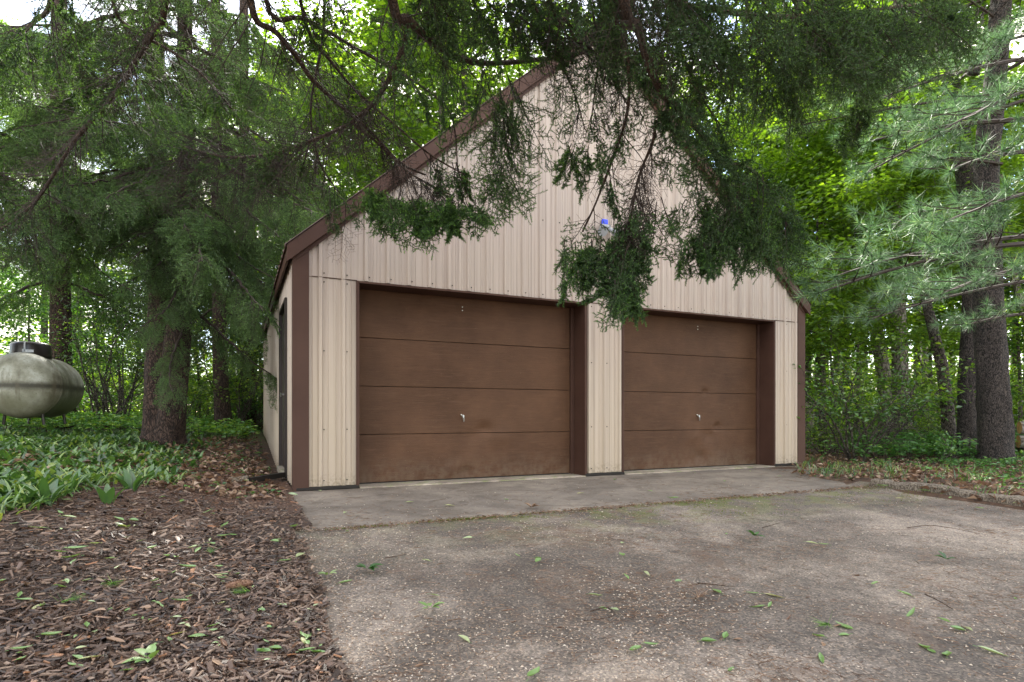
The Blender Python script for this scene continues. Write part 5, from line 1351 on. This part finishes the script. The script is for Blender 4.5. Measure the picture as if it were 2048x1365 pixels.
for j in range(3):
    m = len(x); az = rs.random(m) * 6.28; k2 = rs.random(m) < (1, .95, .4)[j]
    B = np.stack([x + np.cos(az) * .012, y + np.sin(az) * .012, Hh(x, y)], 1)
    blade(mb, B[k2], az[k2], rs.uniform(.06, .155, m)[k2], rs.uniform(.018, .048, m)[k2], rs.uniform(.15, 1.0, m)[k2], rs.uniform(.5, 2.0, m)[k2], np.clip(rs.normal(.45, .3, m), 0, 1)[k2])
o = mb.obj('lily_bed', M['lily'], smooth=True); o['kind'] = 'stuff'; o['label'] = 'broad-leaved green ground cover below the gas tank'
# yellowing leaves and grass at the near corner of the bed
mb = MB(); n = 6500; x = rs.uniform(-4.0, -1.0, n); y = rs.uniform(-4.0, 0, n); le = lily_edge(x, y); k = (le > -.3) & (le < .9) & (rs.random(n) < np.where(le > .35, .5, 1)); x, y = x[k], y[k]; m = len(x)
blade(mb, np.stack([x, y, Hh(x, y)], 1), rs.random(m) * 6.28, rs.uniform(.08, .2, m), rs.uniform(.006, .018, m), rs.uniform(.1, .8, m), rs.uniform(.5, 1.6, m), np.clip(rs.normal(.8, .2, m), 0, 1))
o = mb.obj('grass_fringe', M['lily'], smooth=True); o['kind'] = 'stuff'; o['label'] = 'thin yellow-green grass and weeds at the near edge of the ground cover'
# single clumps one can tell apart along the bed's front edge
CLUMPS = [((262, 985), 7, .24, 'large broad-leaved clump standing out at the front edge of the ground cover, farther right'), ((92, 1010), 6, .25, 'tall broad-leaved clump near the left frame edge of the ground cover'),
          ((215, 1010), 5, .22, 'broad-leaved clump just left of the large front clump, lowest to the mulch'), ((300, 968), 8, .20, 'dense upright clump with yellowish stalks at the right end of the bed'), ((345, 955), 5, .17, 'small clump closest to the garage at the right tip of the bed'),
          ((140, 985), 5, .23, 'broad-leaved clump behind the two left front clumps')]
for (px, py), m, L, lab in CLUMPS:
    g = gpx(px, py); mb = MB(); az = np.arange(m) * 2.4 + rs.random(m)
    L *= .82; blade(mb, np.stack([np.cos(az) * .03, np.sin(az) * .03, 0 * az], 1), az, L * rs.uniform(.8, 1.15, m), L * .3 * rs.uniform(.8, 1.1, m), rs.uniform(.15, .5, m), rs.uniform(.4, 1.1, m), rs.uniform(.15, .6, m), rows=7)
    o = thing('lily_clump', lab, 'plant', g, 'broad-leaved clumps at the front of the ground cover', mb.mesh('lily_clump', M['lily'], True))

# low woodland plants: sprigs of small leaves
def carpet(name, label, x, y, h, lsz, per, mat, tb=.4):
    mb = MB(); n = len(x); S0 = np.stack([x, y, Hh(x, y)], 1); tip = S0 + np.stack([rs.standard_normal(n) * .04, rs.standard_normal(n) * .04, h * rs.uniform(.5, 1.1, n)], 1)
    tubes(mb, S0, tip, np.full(n, .0025), np.full(n, .0015), 3, 1)
    c = np.repeat(tip, per, 0); m = len(c); az = rs.random(m) * 6.28; dz = -rs.random(m) * np.repeat(tip[:, 2] - S0[:, 2], per) * .55; c = c + np.stack([np.cos(az) * .01, np.sin(az) * .01, dz], 1)
    sz = lsz * rs.uniform(.6, 1.3, m)
    leaves(mb, c, np.stack([np.cos(az), np.sin(az), rs.uniform(-.25, .35, m)], 1), norm(rs.standard_normal((m, 3)) * .3 + [0, 0, 1]), sz, sz * .55, rs, 0, np.clip(rs.normal(tb, .25, m), 0, 1))
    o = mb.obj(name, [M[mat], M['twig']]); o['kind'] = 'stuff'; o['label'] = label
n = 15000; x, y, r = fansample(n, 6.5, 30, .42, .95, .9)
re = 5.75 + .25 * np.sin(y * 3) + np.where(y > -1.2, (y + 1.2) * 1.25, 0)
dens = np.clip((x - re - .25) * .3, 0.02, 1) * np.clip(.35 + .6 * np.sin(x * 1.7 + 1) * np.sin(y * 1.3) + (y > -.5) * .5, .08, 1)
k = (x > re) & (rs.random(n) < dens); x, y, r = x[k], y[k], r[k]
dd = (x - CAM[0]) * DF[0] + (y - CAM[1]) * DF[1]
k1 = dd < 9.2
carpet('woodland_plants', 'low leafy woodland plants in the litter right of the drive', x[k1], y[k1], .10, .05, 6, 'plant', .45)
carpet('undergrowth', 'knee-high green undergrowth among the trunks right of the garage', x[~k1], y[~k1], .38, .085, 9, 'plant', .5)
n = 9000; x, y, r = fansample(n, 8.5, 30, -.95, -.25, .8)
k = (y > 4.6) & (x < -.25) & (rs.random(n) < np.clip((y - 4.4) * .5, 0, 1)); x, y = x[k], y[k]
carpet('left_undergrowth', 'bright green undergrowth beyond the spruce trunks on the left', x, y, .32, .09, 9, 'plant', .8)
n = 1500; x = rs.uniform(-2.6, -.15, n); y = rs.uniform(-.5, 6.5, n); k = (rs.random(n) < .4) & (lily_edge(x, y) < 3.2); carpet('side_weeds', 'sparse weeds beside the left wall', x[k], y[k], .06, .045, 4, 'plant', .4)
n = 260; x = rs.uniform(5.6, 8.2, n); y = rs.uniform(-5.5, 1.0, n); k = (x > 5.75 + np.where(y > -1.2, (y + 1.2) * 1.0, 0)); x, y = x[k], y[k]; m = len(x)
mb = MB()
for q in range(6): blade(mb, np.stack([x + rs.normal(0, .02, m), y + rs.normal(0, .02, m), Hh(x, y)], 1), rs.random(m) * 6.28, rs.uniform(.06, .17, m), rs.uniform(.004, .009, m), rs.uniform(.1, .7, m), rs.uniform(.3, 1.5, m), np.clip(rs.normal(.55, .3, m), 0, 1), rows=4)
o = mb.obj('verge_grass', M['lily']); o['kind'] = 'stuff'; o['label'] = 'tufts of thin grass along the right verge'
# dry leaves
mb = MB(); n = 20000; x, y, r = fansample(n, 5.5, 14, -.9, .95)
k = ((x > 5.7 + np.where(y > -1.2, (y + 1.2) * 1.1, 0)) & (y < 6)) | ((x < -.15) & (y > -.6) & (y < 8) & (lily_edge(x, y) < 4.5)); x, y = x[k], y[k]; m = len(x); az = rs.random(m) * 6.28; sz = rs.uniform(.04, .10, m)
leaves(mb, np.stack([x, y, Hh(x, y) + .015 + .03 * rs.random(m)], 1), np.stack([np.cos(az), np.sin(az), rs.normal(0, .3, m)], 1), norm(rs.standard_normal((m, 3)) * .5 + [0, 0, 1]), sz, sz * .55, rs, 0, rs.random(m), .22)
o = mb.obj('dry_leaf_litter', M['dead']); o['kind'] = 'stuff'; o['label'] = 'brown dry leaf litter under the trees'

# ---------------------------------------------------------------- fallen green leaves, each its own object
def curled(seed, L, Wd):
    r = np.random.default_rng(seed); mb = MB(); rows, cols = 8, 5; t = np.linspace(0, 1, rows); s = np.linspace(-1, 1, cols)
    w = np.sin(np.pi * t ** .8) * Wd / 2 + .0008; curl = r.uniform(.25, .9); bend = r.uniform(-.5, 1.2); tw = r.uniform(-.6, .6); side = r.uniform(-.2, .2)
    V = [(L * (a - .5), s_ * w[i] * math.cos(curl * .6) + side * L * (a - .5) ** 2, .004 + abs(s_) * w[i] * math.sin(curl) + bend * L * .22 * (a - .5) ** 2 * 2 + tw * s_ * w[i] * (a - .5)) for i, a in enumerate(t) for s_ in s]
    F = [(i * cols + j, (i + 1) * cols + j, (i + 1) * cols + j + 1, i * cols + j + 1) for i in range(rows - 1) for j in range(cols - 1)]
    mb.add(V, F, 0, np.full(rows * cols, r.uniform(.1, .95))); tubes(mb, [(-L / 2 - .012, 0, .004)], [(-L / 2, 0, .005)], [.0012], [.001], 3)
    return mb.mesh('fallen_leaf', M['fallen'], True)
LV = [curled(300 + i, L, w) for i, (L, w) in enumerate(((.085, .022), (.075, .026), (.095, .02), (.06, .026), (.07, .018), (.055, .03), (.09, .028), (.065, .022), (.08, .024), (.05, .02), (.072, .03), (.088, .018)))]
def drop(px, py, lab, grp, sc=1.0, v=None, az=None, nm='fallen_leaf', lift=.010):
    g = gpx(px, py); z = float(Hh(g[0], g[1])) + lift
    return thing(nm, lab, 'leaf', (g[0], g[1], z), grp, LV[int(rs.integers(12)) if v is None else v], (rs.normal(0, .15), rs.normal(0, .15), rs.random() * 6.28 if az is None else az), sc)
cnt = 0
while cnt < 140:
    if cnt % 3 or cnt == 0: px, py = rs.uniform(0, 650), rs.uniform(975, 1362)
    else: px, py = px + rs.normal(0, 22), min(py + rs.normal(0, 9), 1362)
    px = min(max(px, 2), 650); py = max(py, 975)
    g = gpx(px, py)
    if px > 590 + (py - 985) * .18 or lily_edge(g[0], g[1]) > -.1: continue
    drop(px, py, 'narrow green leaf lying on the dark wood chips left of the drive', 'fallen leaves on the wood chips', (.42 + .7 * rs.random() ** 1.6) * (.9 if py > 1150 else 1.25), lift=.026); cnt += 1
DV = []
for me in LV[:6]:
    m2 = me.copy(); m2.materials.clear(); m2.materials.append(M['dead']); DV.append(m2)
cnt = 0
while cnt < 60:
    px, py = rs.uniform(0, 640), rs.uniform(960, 1362); g = gpx(px, py)
    if px > 590 + (py - 985) * .1 or lily_edge(g[0], g[1]) > .1: continue
    thing('dead_leaf', 'curled brown leaf lying on the wood chips', 'leaf', (g[0], g[1], g[2] + .026), 'brown leaves on the wood chips', DV[cnt % 6], (rs.normal(0, .3), rs.normal(0, .3), rs.random() * 6.28), rs.uniform(.5, 1.0)); cnt += 1
cnt = 0
while cnt < 26:
    px, py = rs.uniform(640, 2040), rs.uniform(1050, 1360); g = gpx(px, py)
    if not (-.1 < g[0] < 5.4 and g[1] < -2.15): continue
    thing('dead_leaf', 'small curled brown leaf on the worn asphalt', 'leaf', (g[0], g[1], g[2] + .005), 'brown leaves on the asphalt', DV[cnt % 6], (rs.normal(0, .2), rs.normal(0, .2), rs.random() * 6.28), rs.uniform(.35, .7)); cnt += 1
cnt = 0
while cnt < 46:
    px, py = rs.uniform(640, 2040), rs.uniform(1050, 1360)
    g = gpx(px, py)
    if not (-.1 < g[0] < 5.4 and g[1] < -2.15): continue
    drop(px, py, 'pale green leaf lying on the worn asphalt', 'fallen leaves on the asphalt', rs.uniform(.7, 1.15), lift=.004); cnt += 1
for px, py in ((820, 1008), (1012, 1003), (1300, 985), (1450, 965), (1160, 990), (900, 1015), (640, 985), (1345, 1000), (1500, 945), (1390, 948), (690, 1030), (1230, 962), (1560, 955)):
    g = gpx(px, py); thing('fallen_leaf', 'small leaf on the concrete apron in front of the doors', 'leaf', (g[0], g[1], .012), 'fallen leaves on the apron', LV[int(rs.integers(12))], (0, 0, rs.random() * 6.28), rs.uniform(.7, 1.2))
for px, py in ((1765, 975), (1800, 1000), (1850, 985), (1900, 1000), (1960, 1020), (2035, 1010), (1700, 960), (1930, 990), (1820, 960), (1740, 990)):
    g = gpx(px, py); thing('fallen_leaf', 'green leaf caught along the timber edging on the right', 'leaf', (g[0], g[1], float(Hh(g[0], g[1])) + .012), 'fallen leaves by the timber edging', LV[int(rs.integers(12))], (0, 0, rs.random() * 6.28), rs.uniform(.9, 1.4))
# clusters of torn leaves on the drive
for px, py, m, tb, sc, lab in ((735, 1145, 9, .05, .95, 'bunch of dark green torn leaves on the asphalt near the mulch'), (1063, 1020, 10, .8, .8, 'dried curled leaf cluster on the joint between apron and asphalt'), (1510, 1078, 7, .15, .9, 'bright green crumpled leaf bunch on the mossy part of the drive'),
                           (1895, 1126, 5, .1, .8, 'flat three-pronged green leaf spray on the right part of the drive'), (655, 1158, 5, .5, .8, 'pale leaf cluster at the left edge of the asphalt'), (860, 1225, 6, .3, .8, 'pair of leaves tangled with brown needles in the middle of the drive'),
                           (300, 1330, 6, .3, 1.0, 'leafy sprig lying on the chips near the lower edge'), (255, 1062, 6, .6, .8, 'bunch of pale leaves on the mulch below the ground cover')):
    g = gpx(px, py); mb = MB(); r = np.random.default_rng(px); az = r.random(m) * 6.28; ln = r.uniform(.05, .085, m) * sc
    blade(mb, np.stack([np.cos(az) * .01, np.sin(az) * .01, .012 + 0 * az], 1), az, ln, ln * .42, r.uniform(.75, 1.35, m), r.uniform(.1, .9, m), np.clip(tb + r.normal(0, .12, m), 0, 1), rows=5)
    thing('leaf_bunch', lab, 'leaf bunch', g + [0, 0, .01], None, mb.mesh('leaf_bunch', M['dead'] if tb > .75 else (M['plant'] if tb < .25 else M['fallen']), True))
# sticks
for pts, r, lab in (([(140, 1132), (165, 1118), (200, 1122), (245, 1110)], .010, 'crooked brown stick on the wood chips'), ([(1180, 1230), (1215, 1222), (1225, 1240), (1160, 1250)], .003, 'thin kinked twig on the drive below its middle'),
                    ([(1815, 1060), (1860, 1055), (1910, 1062), (1960, 1072)], .003, 'long thin twig on the right part of the drive'), ([(1850, 1195), (1880, 1210), (1905, 1225)], .0035, 'short dark twig on the lower right of the drive'), ([(770, 1122), (812, 1115)], .003, 'pale twig beside the torn leaf bunch'),
                    ([(330, 1045), (360, 1030), (420, 1025)], .004, 'thin curved twig on the mulch below the step board'), ([(1395, 1172), (1470, 1180)], .003, 'short twig in the centre right of the drive'), ([(1525, 1060), (1560, 1050)], .0035, 'twig poking from the crumpled leaf bunch')):
    P = [gpx(*q) + [0, 0, .012 + r] for q in pts]; b0 = P[0].copy(); P = [q - b0 for q in P]
    if len(P) > 2: P = smooth_path(P, 4)
    mb = MB(); path_tube(mb, P, np.linspace(r, r * .5, len(P)), 6, jit=.15, rs=rs); thing('fallen_twig', lab, 'twig', b0, 'twigs lying on the ground', mb.mesh('fallen_twig', M['limb'], True))
# spruce cone
g = gpx(480, 1185); mb = MB(); P = [(t, 0, .02) for t in np.linspace(-.055, .055, 10)]; path_tube(mb, P, .017 * np.sin(np.pi * np.linspace(.12, .95, 10)) ** .6, 10)
n = 170; t = rs.random(n); a = np.arange(n) * 2.4; rr = .017 * np.sin(np.pi * (.12 + .83 * t)) ** .6
Bp = np.stack([-.055 + .11 * t, rr * np.cos(a), .02 + rr * np.sin(a)], 1); D = np.stack([-.5 * np.ones(n), np.cos(a) * .5, np.sin(a) * .5], 1)
leaves(mb, Bp, D, np.stack([np.zeros(n) + .5, np.cos(a), np.sin(a)], 1), .011, .010, rs, 0, None, .05)
thing('spruce_cone', 'long brown spruce cone lying on the wood chips beside a tuft of green needles', 'cone', g + [0, 0, .018], None, mb.mesh('spruce_cone', M['cone']), (0, 0, .2))
# broken needle sprigs
for px, py, lab in ((500, 1192, 'tuft of green needles beside the spruce cone'), (420, 1115, 'loose tuft of grey-green needles on the mulch'), (225, 1175, 'small tuft of needles on the chips left of the cone'), (1395, 1205, 'dry brown needle tuft on the drive'), (120, 1215, 'needle tuft near the lower left of the mulch'), (1660, 1258, 'short green spruce sprig on the drive')):
    g = gpx(px, py); m = 60; a = rs.random() * 6.28; mb = MB(); d = np.array([math.cos(a), math.sin(a), .05])
    needles(mb, np.repeat([[0, 0, .012]], m, 0) + d * rs.random((m, 1)) * .03, d * .9 + rs.standard_normal((m, 3)) * [.45, .45, .18] + [0, 0, .1], .05 + .04 * rs.random(m), .0025, rs, 0, rs.random(m))
    thing('needle_tuft', lab, 'needles', g + [0, 0, .01], None, mb.mesh('needle_tuft', M['dead'] if 'brown' in lab else M['needle_far']))

# ---------------------------------------------------------------- timber edging along the right of the drive
A, B_ = gpx(2075, 1020), gpx(1850, 984); A2, B2 = gpx(1845, 984), gpx(1735, 972)
for (p, q, lab) in ((A, B_, 'long weathered landscape timber edging the drive at the right frame edge'), (A2, B2, 'half buried timber continuing the edging towards the garage')):
    mb = MB(); off = DR * .10 + DF * .05; m = 14; P = [p + (q - p) * t + off + [0, 0, .012 + .01 * math.sin(t * 9)] for t in np.linspace(0, 1, m)]; b0 = P[0].copy()
    V = []; prof = [(-.075, -.03), (-.078, .035), (-.06, .052), (0, .058), (.06, .052), (.078, .03), (.075, -.03)]
    d = norm(q - p); s = norm(np.cross(d, [0, 0, 1]))
    for i in range(m):
        for u_, z_ in prof: V.append(P[i] - b0 + s * (u_ + rs.normal(0, .003)) + np.array([0, 0, z_ + rs.normal(0, .003)]))
    kx = len(prof); F = [(i * kx + j, i * kx + j + 1, (i + 1) * kx + j + 1, (i + 1) * kx + j) for i in range(m - 1) for j in range(kx - 1)]
    mb.add(V, F); mb.F.append((np.array([list(range(kx))], np.int32), 0)); mb.F.append((np.array([list(range((m - 1) * kx, m * kx))[::-1]], np.int32), 0))
    thing('landscape_timber', lab, 'timber', b0, 'timber edging of the drive', mb.mesh('landscape_timber', M['timber']))

# log pile behind the thick pine
LG = [(2052, 856, 10.6, .115, 'barky grey log topmost of the pile at the right edge'), (2050, 884, 10.6, .12, 'dark log second from the top of the pile'), (2062, 905, 10.4, .085, 'log with a bright orange cut face'), (2050, 922, 10.5, .09, 'lowest thin log of the pile'), (2085, 918, 10.4, .11, 'thick bottom log at the far right of the pile'), (2090, 868, 10.6, .12, 'log resting behind the topmost one')]
for px, py, d, r, lab in LG:
    c = W(px, py, d); r = r * 1.0; ax_ = norm(DR * .9 - DF * .35 + np.array([0, 0, rs.normal(0, .03)])); L_ = 1.5 if 'orange' not in lab else .8
    if 'orange' in lab: ax_ = norm(-DF * .85 - DR * .5)
    P = [c - ax_ * .1 + ax_ * L_ * t * (1 if 'orange' not in lab else -1) - c for t in np.linspace(0, 1, 8)]
    lg = thing('log', lab, 'log', c, 'logs stacked at the right edge')
    mb = MB(); path_tube(mb, P, [r] * 8, 14, jit=.05, rs=rs, cap=False); mb.obj('bark', M['bark_grey'], lg, smooth=True)
    mb = MB(); a_ = norm(P[-1] - P[0]); path_tube(mb, [P[0] - a_ * -.004, P[0] + a_ * .006], [r * .99, r * .99], 16); path_tube(mb, [P[-1] - a_ * .006, P[-1] - a_ * .004], [r * .99, r * .99], 16); mb.obj('cut_face', M['cutwood'], lg)
# rotten log and stump left of the thick pine
c = gpx(1905, 905); lg = thing('fallen_log', 'rotten fallen log with split end left of the thick pine', 'log', c)
mb = MB(); path_tube(mb, smooth_path([(-.9 * DR[0], -.9 * DR[1], .05), (-.4 * DR[0], -.4 * DR[1], .07), (0, 0, .09), (.35 * DR[0], .35 * DR[1], .14)], 4), np.linspace(.06, .13, 13), 12, jit=.16, rs=rs); mb.obj('bark', M['timber'], lg)
mb = MB(); e = np.array([.35 * DR[0], .35 * DR[1], .14])
for q in range(9): 
    a = rs.random(3) - .5; path_tube(mb, [e + a * .1, e + a * .22 - DF * .05 + DR * (.08 + .12 * rs.random())], [.022, .004], 5)
mb.obj('splinter', M['post'], lg)['kind'] = 'stuff'
c = W(1935, 872, 9.9); c[2] = float(Hh(c[0], c[1])); stp = thing('stump', 'low dark broken stump between the rotten log and the thick pine', 'stump', c)
mb = MB(); path_tube(mb, [(0, 0, -.05), (0, 0, .12), (.02, 0, .28), (.05, 0, .36)], [.2, .16, .13, .05], 14, jit=.22, rs=rs); mb.obj('wood', M['bark_dark'], stp)
# fallen branch lying higher in the wood
c0 = W(1850, 815, 14); mb = MB(); P = smooth_path([W(1840, 822, 14.2) - c0, W(1880, 812, 14) - c0, W(1930, 800, 13.8) - c0, W(1965, 790, 13.6) - c0], 4); path_tube(mb, P, np.linspace(.04, .09, len(P)), 10, jit=.1, rs=rs)
thing('fallen_branch', 'dark branch propped across the undergrowth behind the curved tree', 'branch', c0, None, mb.mesh('fallen_branch', M['bark_dark'], True))
# old post and rail behind the garage corner
c = G(1618, 15.2); pr = thing('post_and_rail', 'old grey post with a cross rail just right of the garage corner trim', 'fence', c)
boxobj('post', M['post'], pr, -.10, .10, -.08, .08, -.1, 1.0, .01); boxobj('rail', M['post'], pr, -.42, .50, -.12, -.085, .86, 1.0, .006); boxobj('post', M['post'], pr, .32, .42, -.08, .02, -.1, .85, .006)
# small sapling in the litter
shrub('sapling', 'thin-stemmed seedling with light leaves standing before the rotten log', gpx(1915, 928), 2, .42, .2, 60, .06, 'plant', 31, .3, sr=.04)
shrub('sapling', 'small leafy seedling at the right frame edge by the thick pine', gpx(2043, 925), 2, .25, .4, 40, .06, 'plant', 32, .2, sr=.04)
# thin suckers at the foot of the twin spruce
for px, py, s_ in ((300, 885, 33), (350, 880, 34)):
    shrub('sucker', ('left' if px < 320 else 'right') + ' tuft of thin leafy suckers at the foot of the two-stemmed spruce', gpx(px, py), 4, .7, .3, 160, .045, 'leafB', s_, .2, sr=.05)
